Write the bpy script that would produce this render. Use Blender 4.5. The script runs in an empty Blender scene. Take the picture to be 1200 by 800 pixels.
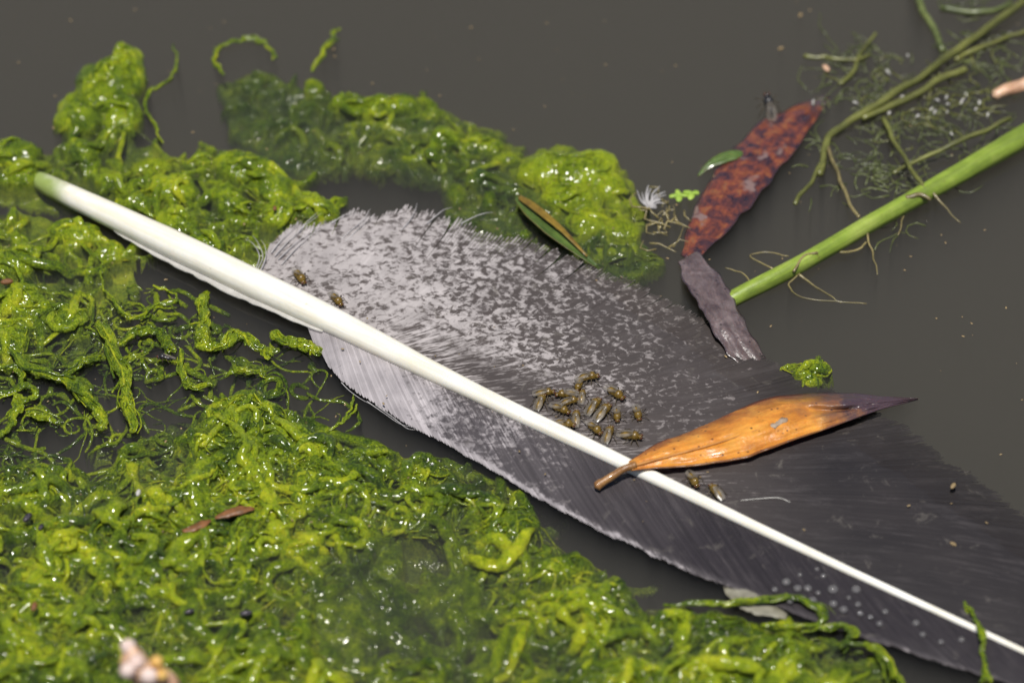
import bpy, math, random
import numpy as np
from mathutils import Vector, Matrix

# ------------------------------------------------------------------ camera, sky, sun, exposure
# 1 Blender unit = 1 cm (the whole picture is about 13.6 cm wide: a feather on a pond)
S = bpy.context.scene
S.unit_settings.system = 'METRIC'
S.unit_settings.scale_length = 0.01
COL = S.collection
PITCH = math.radians(45.0)
DIST = 60.0
FRAME_W = 13.6
UX = FRAME_W / 1200.0                       # cm per photo pixel at the frame centre
cam_d = bpy.data.cameras.new('camera')
cam = bpy.data.objects.new('camera', cam_d)
COL.objects.link(cam)
S.camera = cam
cam_d.sensor_width = 36.0
cam_d.lens = 36.0 * DIST / FRAME_W
cam_d.clip_start = 1.0
cam_d.clip_end = 2000.0
CAMP = Vector((0, -DIST * math.cos(PITCH), DIST * math.sin(PITCH)))
cam.location = CAMP
cam.rotation_euler = (math.pi / 2 - PITCH, 0, 0)
cam_d.dof.use_dof = True
cam_d.dof.focus_distance = DIST - 0.45
cam_d.dof.aperture_fstop = 0.17            # the lens data are in metres, the scene in cm
cam_d.dof.aperture_blades = 0

SUN_DIR = Vector((-0.04, -0.20, 0.97)).normalized()
EL = math.asin(SUN_DIR.z)
ROT = math.atan2(SUN_DIR.x, SUN_DIR.y)
W = bpy.data.worlds.new('World')
S.world = W
W.use_nodes = True
wn = W.node_tree
bg = wn.nodes['Background']
sky = wn.nodes.new('ShaderNodeTexSky')
sky.sky_type = 'NISHITA'
sky.sun_disc = False
sky.sun_elevation = EL
sky.sun_rotation = ROT
wn.links.new(sky.outputs[0], bg.inputs[0])
bg.inputs[1].default_value = 0.055
sd = bpy.data.lights.new('sun', 'SUN')
sd.energy = 5.0
sd.angle = math.radians(0.53)
sd.color = (1.0, 0.965, 0.91)
sun = bpy.data.objects.new('sun', sd)
COL.objects.link(sun)
sun.rotation_euler = SUN_DIR.to_track_quat('Z', 'Y').to_euler()
sun.location = SUN_DIR * 80
S.view_settings.view_transform = 'Standard'
S.view_settings.look = 'None'
S.view_settings.exposure = 0.0
S.view_settings.gamma = 1.0
S.render.engine = 'CYCLES'
S.cycles.use_denoising = True
S.cycles.max_bounces = 8
S.cycles.transparent_max_bounces = 16
S.cycles.volume_bounces = 2
S.cycles.caustics_reflective = False
S.cycles.caustics_refractive = False
S.cycles.sample_clamp_indirect = 4.0

# ------------------------------------------------------------------ helpers
rng = np.random.default_rng(7)
R_ = random.Random(11)
FWD = Vector((0, math.cos(PITCH), -math.sin(PITCH)))
UPV = Vector((0, math.sin(PITCH), math.cos(PITCH)))


def P(px, py, z=0.0):
    """the point at height z over the pond that stands at photo position (px, py)"""
    d = FWD * DIST + Vector((1, 0, 0)) * ((px - 600) * UX) + UPV * ((400 - py) * UX)
    t = (z - CAMP.z) / d.z
    return CAMP + d * t


def Pn(px, py, z=0.0):
    px = np.asarray(px, float); py = np.asarray(py, float); z = np.asarray(z, float)
    a = (px - 600) * UX; b = (400 - py) * UX
    dx = a; dy = FWD.y * DIST + UPV.y * b; dz = FWD.z * DIST + UPV.z * b
    t = (z - CAMP.z) / dz
    return np.stack([CAMP.x + dx * t, CAMP.y + dy * t, CAMP.z + dz * t + 0 * px], -1)


def to_px(x, y, z=0.0):
    vx = x - CAMP.x; vy = y - CAMP.y; vz = z - CAMP.z
    f = vy * FWD.y + vz * FWD.z
    u = vy * UPV.y + vz * UPV.z
    return 600 + vx / f * DIST / UX, 400 - u / f * DIST / UX


def mesh_np(name, v, f, mats=(), smooth=True, uv=None, attrs=None, fmat=None):
    """v n x 3, f m x 4 (or m x 3): a mesh straight from numpy"""
    v = np.ascontiguousarray(v, np.float32); f = np.ascontiguousarray(f, np.int32)
    me = bpy.data.meshes.new(name)
    k = f.shape[1]
    me.vertices.add(len(v)); me.vertices.foreach_set('co', v.ravel())
    me.loops.add(f.size); me.loops.foreach_set('vertex_index', f.ravel())
    me.polygons.add(len(f))
    me.polygons.foreach_set('loop_start', np.arange(0, f.size, k, dtype=np.int32))
    me.polygons.foreach_set('loop_total', np.full(len(f), k, np.int32))
    if smooth:
        me.polygons.foreach_set('use_smooth', np.ones(len(f), bool))
    for m in mats:
        me.materials.append(m)
    if fmat is not None:
        me.polygons.foreach_set('material_index', np.asarray(fmat, np.int32))
    me.update(calc_edges=True)
    if uv is not None:
        l = me.uv_layers.new(name='UVMap')
        l.data.foreach_set('uv', np.ascontiguousarray(uv[f.ravel()], np.float32).ravel())
    for k_, a in (attrs or {}).items():
        at = me.attributes.new(k_, 'FLOAT', 'POINT')
        at.data.foreach_set('value', np.ascontiguousarray(a, np.float32))
    me.validate()
    return me


def link(name, me, parent=None, **tags):
    o = bpy.data.objects.new(name, me)
    COL.objects.link(o)
    if parent is not None:
        o.parent = parent
    for k, val in tags.items():
        if val is not None:
            o[k] = val
    return o


def thing(name, label, cat, loc=(0, 0, 0), group=None):
    o = link(name, None, label=label, category=cat, group=group)
    o.location = loc
    return o


def part(name, me, parent):
    """a part whose mesh is given in world coordinates, hung under its thing"""
    o = link(name, me, parent)
    o.matrix_parent_inverse = Matrix.Translation(-Vector(parent.location))
    return o


def hsh(ix, iy, seed):
    h = (ix * 374761393 + iy * 668265263 + seed * 974711) & 0xFFFFFFFF
    h = ((h ^ (h >> 13)) * 1274126177) & 0xFFFFFFFF
    return ((h ^ (h >> 16)) & 0xFFFF) / 65535.0


def vnoise(x, y, seed=0):
    x = np.asarray(x, float); y = np.asarray(y, float)
    ix = np.floor(x).astype(np.int64); iy = np.floor(y).astype(np.int64)
    fx = x - ix; fy = y - iy
    fx = fx * fx * (3 - 2 * fx); fy = fy * fy * (3 - 2 * fy)
    a = hsh(ix, iy, seed); b = hsh(ix + 1, iy, seed); c = hsh(ix, iy + 1, seed); d = hsh(ix + 1, iy + 1, seed)
    return (a * (1 - fx) + b * fx) * (1 - fy) + (c * (1 - fx) + d * fx) * fy


def fbm(x, y, seed=0, o=3):
    s = 0; a = 0.5
    for i in range(o):
        s = s + a * vnoise(x * 2 ** i, y * 2 ** i, seed + i * 17); a *= 0.5
    return s


def sstep(a, b, x):
    t = np.clip((np.asarray(x, float) - a) / (b - a), 0, 1)
    return t * t * (3 - 2 * t)


def catmull(pts, n=8):
    p = np.asarray(pts, float)
    if len(p) < 3:
        t = np.linspace(0, 1, n + 1)[:, None]
        return p[0] * (1 - t) + p[-1] * t
    q = np.vstack([2 * p[0] - p[1], p, 2 * p[-1] - p[-2]])
    out = []
    t = np.linspace(0, 1, n, endpoint=False)[:, None]
    for i in range(1, len(q) - 2):
        a, b, c, d = q[i - 1], q[i], q[i + 1], q[i + 2]
        out.append(0.5 * (2 * b + (c - a) * t + (2 * a - 5 * b + 4 * c - d) * t * t + (3 * b - a - 3 * c + d) * t ** 3))
    out.append(p[-1:])
    return np.vstack(out)


def tube_np(path, rad, ns=8, lump=0.0, seed=0, freq=1.0, flat=1.0, caps=True, grain=0.0):
    """a tube along a world path (n x 3) with a radius for each point; returns verts and quads"""
    path = np.asarray(path, float); n = len(path)
    rad = np.broadcast_to(np.asarray(rad, float), (n,)).copy()
    if caps:
        path = np.vstack([path[:1], path, path[-1:]]); rad = np.concatenate([[rad[0] * 0.02], rad, [rad[-1] * 0.02]])
        tdir = path[2] - path[1]; tdir /= np.linalg.norm(tdir) + 1e-9; path[0] -= tdir * rad[1] * 0.5
        tdir = path[-2] - path[-3]; tdir /= np.linalg.norm(tdir) + 1e-9; path[-1] += tdir * rad[-2] * 0.5
        n += 2
    t = np.gradient(path, axis=0); t /= np.linalg.norm(t, axis=1)[:, None] + 1e-12
    ref = np.array([0, 0, 1.0])
    side = np.cross(t, ref); ln = np.linalg.norm(side, axis=1)
    side[ln < 0.05] = np.cross(t[ln < 0.05], np.array([0, 1.0, 0.0])); side /= np.linalg.norm(side, axis=1)[:, None] + 1e-12
    up = np.cross(side, t)
    a = np.linspace(0, 2 * np.pi, ns, endpoint=False)
    ln = np.concatenate([[0], np.cumsum(np.linalg.norm(np.diff(path, axis=0), axis=1))])
    rr = rad[:, None] * np.ones((1, ns))
    if lump:
        rr = rr * (1 + lump * (2 * vnoise(ln[:, None] * freq + 0 * a, np.cos(a)[None] * 1.5 + 7 + 0 * rr, seed) - 1)
                   + lump * 0.6 * (2 * vnoise(ln[:, None] * freq * 2.3, np.sin(a)[None] * 2.5 + 3 + 0 * rr, seed + 5) - 1))
    if grain:
        rr = rr * (1 + grain * np.random.default_rng(seed + n).uniform(-1, 1, rr.shape))
    v = path[:, None] + rr[..., None] * (np.cos(a)[None, :, None] * side[:, None] + flat * np.sin(a)[None, :, None] * up[:, None])
    i = np.arange(n - 1)[:, None] * ns; j = np.arange(ns)[None]; j2 = (j + 1) % ns
    f = np.stack([i + j, i + j2, i + ns + j2, i + ns + j], -1).reshape(-1, 4)
    return v.reshape(-1, 3), f


def join_np(parts):
    vs, fs, o = [], [], 0
    for v, f in parts:
        vs.append(v); fs.append(f + o); o += len(v)
    return np.vstack(vs), np.vstack(fs)


def px_path(pts, n=8, wob=0.0, seed=0):
    """photo positions (x, y, z) -> a smooth world path"""
    a = np.array([(p[0], p[1], p[2] if len(p) > 2 else 0.0) for p in pts], float)
    w = Pn(a[:, 0], a[:, 1], a[:, 2])
    c = catmull(w, n)
    if wob:
        k = np.arange(len(c)) * 0.35
        c[:, 0] += wob * (vnoise(k, 0 * k + seed, 3) - 0.5); c[:, 1] += wob * (vnoise(k, 0 * k + seed, 9) - 0.5)
        c[:, 2] += wob * 0.5 * (vnoise(k, 0 * k + seed, 21) - 0.5)
    return c


# ------------------------------------------------------------------ materials
def nt(name):
    m = bpy.data.materials.new(name); m.use_nodes = True
    t = m.node_tree; t.nodes.clear()
    out = t.nodes.new('ShaderNodeOutputMaterial')
    return m, t, out


def nd(t, kind, ins=None, **props):
    n = t.nodes.new(kind)
    for k, v in props.items():
        setattr(n, k, v)
    for k, v in (ins or {}).items():
        s = n.inputs[k]
        if isinstance(v, bpy.types.NodeSocket):
            t.links.new(v, s)
        else:
            s.default_value = v
    return n


def rgb(c):
    return (c[0], c[1], c[2], 1.0)


def ramp(t, fac, stops, interp='LINEAR'):
    n = t.nodes.new('ShaderNodeValToRGB')
    n.color_ramp.interpolation = interp
    e = n.color_ramp.elements
    while len(e) < len(stops):
        e.new(0.5)
    for i, (p, c) in enumerate(stops):
        e[i].position = p; e[i].color = rgb(c) if hasattr(c, '__len__') else (c, c, c, 1)
    t.links.new(fac, n.inputs[0])
    return n.outputs[0]


def mixc(t, fac, a, b, blend='MIX'):
    n = t.nodes.new('ShaderNodeMix'); n.data_type = 'RGBA'; n.blend_type = blend
    for sock, v in ((n.inputs[0], fac), (n.inputs[6], a), (n.inputs[7], b)):
        if isinstance(v, bpy.types.NodeSocket):
            t.links.new(v, sock)
        else:
            sock.default_value = rgb(v) if hasattr(v, '__len__') else v
    return n.outputs[2]


def math_(t, op, a, b=0.0, c=0.0, clamp=False):
    n = t.nodes.new('ShaderNodeMath'); n.operation = op; n.use_clamp = clamp
    for s, v in zip(n.inputs, (a, b, c)):
        if isinstance(v, bpy.types.NodeSocket):
            t.links.new(v, s)
        else:
            s.default_value = v
    return n.outputs[0]


def noise(t, vec, scale, detail=3, rough=0.55, dist=0.0):
    n = nd(t, 'ShaderNodeTexNoise', {'Scale': scale, 'Detail': detail, 'Roughness': rough, 'Distortion': dist})
    if vec is not None:
        t.links.new(vec, n.inputs['Vector'])
    return n.outputs['Fac']


def coords(t):
    return nd(t, 'ShaderNodeTexCoord').outputs['Object']


def bump(t, h, strength, dist, normal=None):
    n = nd(t, 'ShaderNodeBump', {'Strength': strength, 'Distance': dist, 'Height': h})
    if normal is not None:
        t.links.new(normal, n.inputs['Normal'])
    return n.outputs[0]


def simple(name, stops, scale=4.0, rough=0.4, bscale=20, bdist=0.01, spec=0.5, coat=0.0, trans=0.0, alpha=1.0, sss=0.0):
    """a procedural material: noise through a colour ramp, noise relief"""
    m, t, out = nt(name)
    co = coords(t)
    c = ramp(t, noise(t, co, scale, 4, 0.6), stops)
    b = nd(t, 'ShaderNodeBsdfPrincipled', {'Base Color': c, 'Roughness': rough, 'Specular IOR Level': spec,
                                            'Coat Weight': coat, 'Coat Roughness': 0.08, 'Alpha': alpha,
                                            'Normal': bump(t, noise(t, co, bscale, 3), 0.6, bdist)})
    if sss:
        b.inputs['Subsurface Weight'].default_value = sss
        b.inputs['Subsurface Radius'].default_value = (0.06, 0.06, 0.02)
        b.inputs['Subsurface Scale'].default_value = 1.0
    s = b.outputs[0]
    if trans:
        tr = nd(t, 'ShaderNodeBsdfTranslucent', {'Color': c})
        s = nd(t, 'ShaderNodeMixShader', {0: trans, 1: s, 2: tr.outputs[0]}).outputs[0]
    t.links.new(s, out.inputs[0])
    return m


def algae_mat(name, dark, mid, light, warm):
    m, t, out = nt(name)
    co = coords(t)
    big = noise(t, co, 0.9, 3, 0.55)
    midn = noise(t, co, 5.0, 4, 0.6, 0.4)
    fine = noise(t, co, 46.0, 3, 0.65, 0.8)
    f = math_(t, 'ADD', math_(t, 'MULTIPLY', midn, 0.6), math_(t, 'MULTIPLY', big, 0.55))
    f = math_(t, 'ADD', f, math_(t, 'MULTIPLY', math_(t, 'SUBTRACT', fine, 0.5), 0.85))
    hue = nd(t, 'ShaderNodeAttribute', attribute_name='hue').outputs['Fac']
    f = math_(t, 'ADD', f, math_(t, 'MULTIPLY', math_(t, 'SUBTRACT', hue, 0.5), 0.30))
    c = ramp(t, f, [(0.34, dark), (0.5, mid), (0.66, light), (0.84, warm)])
    # scattered brown and tan specks of dirt caught in the weed
    spk = noise(t, co, 11.0, 2, 0.5)
    c = mixc(t, ramp(t, spk, [(0.70, 0.0), (0.76, 0.5)]), c, (0.16, 0.11, 0.03))
    wv = nd(t, 'ShaderNodeTexWave', {'Vector': co, 'Scale': 9.0, 'Distortion': 18.0, 'Detail': 3.0, 'Detail Scale': 2.2}).outputs['Fac']
    h = math_(t, 'ADD', math_(t, 'MULTIPLY', fine, 0.8), math_(t, 'MULTIPLY', wv, 0.5))
    nb = bump(t, h, 1.0, 0.028)
    nc = bump(t, noise(t, co, 13.0, 2, 0.5), 0.5, 0.02)
    b = nd(t, 'ShaderNodeBsdfPrincipled', {'Base Color': c, 'Roughness': 0.38, 'Specular IOR Level': 0.4, 'Normal': nb,
                                            'Subsurface Weight': 0.22, 'Subsurface Radius': (0.035, 0.045, 0.008), 'Subsurface Scale': 1.0,
                                            'Coat Weight': 1.0, 'Coat Roughness': 0.13, 'Coat IOR': 1.33, 'Coat Normal': nc})
    t.links.new(b.outputs[0], out.inputs[0])
    return m


M = {}
M['algae'] = algae_mat('algae_green', (0.018, 0.045, 0.002), (0.105, 0.172, 0.002), (0.295, 0.385, 0.004), (0.52, 0.54, 0.014))
M['algae_bright'] = algae_mat('algae_bright', (0.08, 0.13, 0.003), (0.20, 0.28, 0.004), (0.34, 0.42, 0.006), (0.46, 0.50, 0.015))
M['algae_veil'] = algae_mat('algae_veil', (0.02, 0.05, 0.006), (0.06, 0.11, 0.008), (0.15, 0.21, 0.008), (0.30, 0.35, 0.012))


def water_mat():
    m, t, out = nt('pond_water')
    co = coords(t)
    nb = bump(t, noise(t, co, 1.2, 2, 0.5), 0.15, 0.03)
    fr = nd(t, 'ShaderNodeFresnel', {'IOR': 1.33, 'Normal': nb})
    tr = nd(t, 'ShaderNodeBsdfTransparent')
    gl = nd(t, 'ShaderNodeBsdfGlossy', {'Roughness': 0.03, 'Normal': nb})
    mx = nd(t, 'ShaderNodeMixShader', {0: fr.outputs[0], 1: tr.outputs[0], 2: gl.outputs[0]})
    t.links.new(mx.outputs[0], out.inputs[0])
    vs = nd(t, 'ShaderNodeVolumeScatter', {'Color': (0.0305, 0.0297, 0.0288, 1), 'Density': 5.5})
    va = nd(t, 'ShaderNodeVolumeAbsorption', {'Color': (0.5, 0.48, 0.4, 1), 'Density': 0.9})
    ad = nd(t, 'ShaderNodeAddShader', {0: vs.outputs[0], 1: va.outputs[0]})
    t.links.new(ad.outputs[0], out.inputs[1])
    return m


M['water'] = water_mat()


def keratin_mat():
    m, t, out = nt('quill_keratin')
    co = coords(t)
    c = ramp(t, noise(t, co, 1.1, 3), [(0.35, (0.75, 0.72, 0.63)), (0.7, (0.84, 0.82, 0.77))])
    sp = noise(t, co, 14.0, 2, 0.5)
    c = mixc(t, ramp(t, sp, [(0.72, 0.0), (0.78, 0.35)]), c, (0.35, 0.27, 0.12))
    st = nd(t, 'ShaderNodeTexCoord').outputs['Object']
    # fine grooves and yellowed streaks along the shaft, groove shading put into the colour
    al = nd(t, 'ShaderNodeVectorRotate', {'Vector': co, 'Angle': 0.59}, rotation_type='Z_AXIS').outputs[0]
    gr = noise(t, nd(t, 'ShaderNodeMapping', {'Vector': al, 'Scale': (0.5, 15.0, 15.0)}).outputs[0], 1.0, 3, 0.6)
    c = mixc(t, 1.0, c, ramp(t, gr, [(0.35, (0.93, 0.90, 0.82)), (0.6, (1.0, 1.0, 1.0))]), 'MULTIPLY')
    sx_ = nd(t, 'ShaderNodeSeparateXYZ', {0: st}).outputs[0]
    # algae stain on the sunken end of the quill
    gx = math_(t, 'ADD', sx_, math_(t, 'MULTIPLY', noise(t, co, 3.0, 3), 0.5))
    c = mixc(t, ramp(t, math_(t, 'MULTIPLY_ADD', gx, 0.1, 1.0), [(0.385, 0.9), (0.42, 0.0)]), c, (0.20, 0.28, 0.03))
    b = nd(t, 'ShaderNodeBsdfPrincipled', {'Base Color': c, 'Roughness': 0.32, 'Specular IOR Level': 0.5,
                                            'Subsurface Weight': 0.25, 'Subsurface Radius': (0.12, 0.10, 0.07), 'Subsurface Scale': 1.0,
                                            'Normal': bump(t, math_(t, 'ADD', noise(t, co, 8.0, 3), gr), 0.35, 0.012)})
    t.links.new(b.outputs[0], out.inputs[0])
    return m


M['keratin'] = keratin_mat()


def vane_mat(name, kind):
    """mottled barbs: uv = (place along the quill in cm, place along the barb in cm); tone = how much dark pigment"""
    m, t, out = nt(name)
    uv = nd(t, 'ShaderNodeUVMap', uv_map='UVMap').outputs[0]
    tone = nd(t, 'ShaderNodeAttribute', attribute_name='tone').outputs['Fac']
    dry = nd(t, 'ShaderNodeAttribute', attribute_name='streak').outputs['Fac']
    co = coords(t)
    iso = noise(t, nd(t, 'ShaderNodeMapping', {'Vector': co, 'Scale': (9.5, 12.5, 12.0)}).outputs[0], 1.0, 4, 0.62, 0.5)
    mp = nd(t, 'ShaderNodeMapping', {'Vector': uv, 'Scale': (26.0, 2.6, 1.0)}).outputs[0]
    st = noise(t, mp, 1.0, 3, 0.6)
    f = nd(t, 'ShaderNodeMix', {0: dry, 2: iso, 3: st}).outputs[0]
    # dark where noise < tone-driven threshold
    d = math_(t, 'SUBTRACT', math_(t, 'ADD', math_(t, 'MULTIPLY', tone, 0.62), 0.19), f)
    d = math_(t, 'MULTIPLY_ADD', d, 7.5, 0.5, True)
    soft = noise(t, co, 2.2, 3)
    if kind == 'upper':
        lightc = ramp(t, soft, [(0.3, (0.28, 0.255, 0.25)), (0.7, (0.41, 0.375, 0.37))])
        darkc = mixc(t, tone, (0.125, 0.103, 0.094), (0.019, 0.016, 0.0165))
    else:
        lightc = ramp(t, soft, [(0.3, (0.25, 0.23, 0.24)), (0.7, (0.40, 0.37, 0.38))])
        darkc = mixc(t, tone, (0.14, 0.125, 0.13), (0.026, 0.022, 0.025))
    lightc = mixc(t, ramp(t, tone, [(0.50, 0.0), (0.85, 1.0)]), lightc, (0.11, 0.092, 0.086))
    c = mixc(t, d, lightc, darkc)
    # each barb its own faint shade
    per = nd(t, 'ShaderNodeAttribute', attribute_name='rnd').outputs['Fac']
    c = mixc(t, 1.0, c, ramp(t, per, [(0.0, 0.93), (1.0, 1.06)] if kind == 'upper' else [(0.0, 0.76), (1.0, 1.18)]), 'MULTIPLY')
    # smears of dried scum drawn along the barbs
    sm = noise(t, nd(t, 'ShaderNodeMapping', {'Vector': uv, 'Scale': (7.0, 1.1, 1.0)}).outputs[0], 1.0, 5, 0.7, 0.3)
    c = mixc(t, ramp(t, sm, [(0.52, 0.0), (0.80, 0.34)]), c, (0.13, 0.115, 0.115))
    # dried scum and dust in scattered patches
    sc = noise(t, co, 3.3, 5, 0.7, 0.8)
    c = mixc(t, ramp(t, sc, [(0.60, 0.0), (0.74, 0.38)]), c, (0.22, 0.20, 0.17))
    h = noise(t, nd(t, 'ShaderNodeMapping', {'Vector': uv, 'Scale': (50.0, 30.0, 1.0)}).outputs[0], 1.0, 2)
    b = nd(t, 'ShaderNodeBsdfPrincipled', {'Base Color': c, 'Roughness': 0.42 if kind == 'upper' else 0.33, 'Specular IOR Level': 0.45,
                                            'Normal': bump(t, h, 0.4, 0.006)})
    t.links.new(b.outputs[0], out.inputs[0])
    return m


M['vane_up'] = vane_mat('vane_upper', 'upper')
M['vane_lo'] = vane_mat('vane_lower', 'lower')
M['down'] = simple('white_down', [(0.3, (0.42, 0.40, 0.40)), (0.7, (0.62, 0.60, 0.60))], 6, 0.5, trans=0.3)

# ------------------------------------------------------------------ weed as height fields over the pond
GLOBAL = []                     # every weed height field, read again by the water for its menisci


class Weed:
    def __init__(s, x0, y0, x1, y1, res):
        """px box of the patch; res = grid step in cm"""
        c = np.array([P(x0, y0), P(x1, y0), P(x0, y1), P(x1, y1)])
        s.xa, s.xb = c[:, 0].min(), c[:, 0].max(); s.ya, s.yb = c[:, 1].min(), c[:, 1].max()
        s.res = res
        s.x = np.arange(s.xa, s.xb, res); s.y = np.arange(s.ya, s.yb, res)
        s.X, s.Y = np.meshgrid(s.x, s.y)
        s.PX, s.PY = to_px(s.X, s.Y, 0.0)
        s.Z = np.full(s.X.shape, -1.0)

    def poly(s, pts):
        inside = np.zeros(s.X.shape, bool)
        p = np.array(pts, float)
        q = np.roll(p, -1, 0)
        PX = s.PX + 26 * (fbm(s.X * 2.2, s.Y * 2.2, 301, 4) - 0.46) + 14 * (fbm(s.X * 7, s.Y * 7, 311) - 0.44)
        PY = s.PY + 22 * (fbm(s.X * 2.2, s.Y * 2.2, 305, 4) - 0.46) + 12 * (fbm(s.X * 7, s.Y * 7, 315) - 0.44)
        for (ax, ay), (bx, by) in zip(p, q):
            if ay == by:
                continue
            cond = ((ay > PY) != (by > PY)) & (PX < (bx - ax) * (PY - ay) / (by - ay) + ax)
            inside ^= cond
        return inside.astype(float)

    def blur(s, a, n):
        for _ in range(n):
            a = a.copy(); a[:2] = a[2:3]; a[-2:] = a[-3:-2]
            a = (a + np.roll(a, 1, 0) + np.roll(a, -1, 0)) / 3
            a = (a + np.roll(a, 1, 1) + np.roll(a, -1, 1)) / 3
        return a

    def dab(s, x, y, z, rx, ry=None, h=None, ang=0.0, k=2.0):
        """an ellipsoid dome (world cm) pressed into the field"""
        ry = ry or rx; h = h or rx
        R = max(rx, ry)
        i0, i1 = int((y - R - s.ya) / s.res), int((y + R - s.ya) / s.res) + 2
        j0, j1 = int((x - R - s.xa) / s.res), int((x + R - s.xa) / s.res) + 2
        i0, j0 = max(i0, 0), max(j0, 0)
        if i1 <= i0 or j1 <= j0 or i0 >= len(s.y) or j0 >= len(s.x):
            return
        X = s.X[i0:i1, j0:j1] - x; Y = s.Y[i0:i1, j0:j1] - y
        if ang:
            ca, sa = math.cos(ang), math.sin(ang)
            X, Y = X * ca + Y * sa, -X * sa + Y * ca
        d = (X / rx) ** 2 + (Y / ry) ** 2
        v = np.where(d < 1, z + h * np.power(np.clip(1 - d, 0, 1), 1 / k), -1.0)
        s.Z[i0:i1, j0:j1] = np.maximum(s.Z[i0:i1, j0:j1], v)

    def rope(s, path, r, seed=0, lump=0.35):
        """a lumpy rope of weed along a world path"""
        path = np.asarray(path, float)
        d = np.linalg.norm(np.diff(path[:, :2], axis=0), axis=1); L = np.concatenate([[0], np.cumsum(d)])
        n = max(3, int(L[-1] / (0.3 * r)))
        t = np.linspace(0, L[-1], n)
        xs, ys, zs = (np.interp(t, L, path[:, k]) for k in range(3))
        rr = r * (1 - lump * 0.5 + lump * vnoise(t / (1.6 * r), 0 * t + seed * 0.7, seed)) * (0.55 + 0.45 * np.sin(np.pi * np.clip(t / L[-1], 0.04, 0.96)) ** 0.5)
        for a, b, c, q in zip(xs, ys, zs, rr):
            s.dab(a, b, c, q)

    def warp(s, a=0.10, seed=3):
        X, Y = s.X, s.Y
        u = X + a * 2 * (fbm(X * 2.1, Y * 2.1, seed + 60) - 0.44) + a * 0.9 * (fbm(X * 6, Y * 6, seed + 63) - 0.44)
        v = Y + a * 2 * (fbm(X * 2.1, Y * 2.1, seed + 70) - 0.44) + a * 0.9 * (fbm(X * 6, Y * 6, seed + 73) - 0.44)
        fi = np.clip((v - s.ya) / s.res, 0, len(s.y) - 1.001); fj = np.clip((u - s.xa) / s.res, 0, len(s.x) - 1.001)
        i = fi.astype(int); j = fj.astype(int); fi = fi - i; fj = fj - j
        Z = s.Z
        s.Z = (Z[i, j] * (1 - fj) + Z[i, j + 1] * fj) * (1 - fi) + (Z[i + 1, j] * (1 - fj) + Z[i + 1, j + 1] * fj) * fi

    def fine(s, amp=1.0, seed=3):
        X, Y = s.X, s.Y
        wx = X + 0.06 * fbm(X * 6, Y * 6, 90 + seed); wy = Y + 0.06 * fbm(X * 6, Y * 6, 95 + seed)
        n = 0.055 * (fbm(X * 3.6, Y * 3.6, seed) - 0.44)
        n += 0.014 * (np.abs(vnoise(wx * 13, wy * 13, seed + 4) - 0.5) * -2 + 0.5)
        n += 0.014 * (vnoise(wx * 26, wy * 26, seed + 8) - 0.5) + 0.010 * (vnoise(wx * 42, wy * 42, seed + 12) - 0.5)
        s.Z += np.where(s.Z > -0.9, amp * n, 0)

    def mesh(s, name, mat, zmin=-0.45):
        GLOBAL.append(s)
        keep = s.Z > zmin
        q = keep[:-1, :-1] & keep[1:, :-1] & keep[:-1, 1:] & keep[1:, 1:]
        idx = -np.ones(s.Z.shape, np.int64)
        used = np.zeros(s.Z.shape, bool)
        used[:-1, :-1] |= q; used[1:, :-1] |= q; used[:-1, 1:] |= q; used[1:, 1:] |= q
        idx[used] = np.arange(used.sum())
        i, j = np.nonzero(q)
        f = np.stack([idx[i, j], idx[i, j + 1], idx[i + 1, j + 1], idx[i + 1, j]], -1)
        v = np.stack([s.X[used], s.Y[used], s.Z[used]], -1)
        return mesh_np(name, v, f, [mat], attrs={'hue': np.full(len(v), 0.42 if mat is not M['algae'] or zmin > -0.8 else 0.18)})


def rand_rope(px, py, L, z, seed, curl=1.0, ang=None):
    """a wandering path from a photo position, L in cm"""
    r = random.Random(seed)
    p = P(px, py, 0)
    a = r.uniform(0, 2 * math.pi) if ang is None else ang
    n = max(5, int(L / 0.06)); step = L / n
    k = r.uniform(-1, 1) * curl; out = []
    x, y = p.x, p.y
    for i in range(n):
        out.append((x, y, z + 0.03 * math.sin(i * 0.5 + seed)))
        k += r.uniform(-1, 1) * 0.6 * curl; k *= 0.93
        a += k * step * 4
        x += math.cos(a) * step; y += math.sin(a) * step
    return out


# --- the big mat along the lower edge
mat_ = Weed(-40, 420, 1110, 860, 0.0125)
MATPOLY = [(-60, 548), (30, 552), (85, 548), (112, 556), (140, 528), (170, 508), (205, 505), (228, 478), (262, 458), (292, 452), (312, 470),
           (335, 486), (380, 506), (425, 516), (495, 520), (550, 530), (598, 556), (638, 600), (668, 640), (700, 655), (732, 672),
           (748, 702), (770, 716), (800, 708), (850, 716), (905, 712), (950, 735), (1000, 748), (1045, 775), (1068, 810), (1080, 880), (-60, 880)]
ins = mat_.poly(MATPOLY)
soft = mat_.blur(ins.copy(), 14)
hollow = np.zeros_like(soft)
for hx, hy, sx, sy, a in [(465, 695, 95, 55, 0.40), (250, 730, 60, 40, 0.16), (480, 625, 45, 18, 0.15), (125, 590, 60, 12, 0.12), (290, 690, 40, 14, 0.10), (690, 590, 30, 10, 0.1),
                          (640, 745, 40, 20, 0.12), (560, 760, 60, 40, 0.14), (160, 560, 50, 12, 0.16), (330, 640, 16, 14, 0.14), (790, 760, 90, 14, 0.10), (950, 765, 60, 12, 0.12), (400, 760, 60, 30, 0.10), (60, 690, 30, 12, 0.08)]:
    hollow += a * np.exp(-(((mat_.PX - hx) / sx) ** 2 + ((mat_.PY - hy) / sy) ** 2))
macro = 0.40 * (fbm(mat_.X * 1.1, mat_.Y * 1.1, 5) - 0.44)
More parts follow.
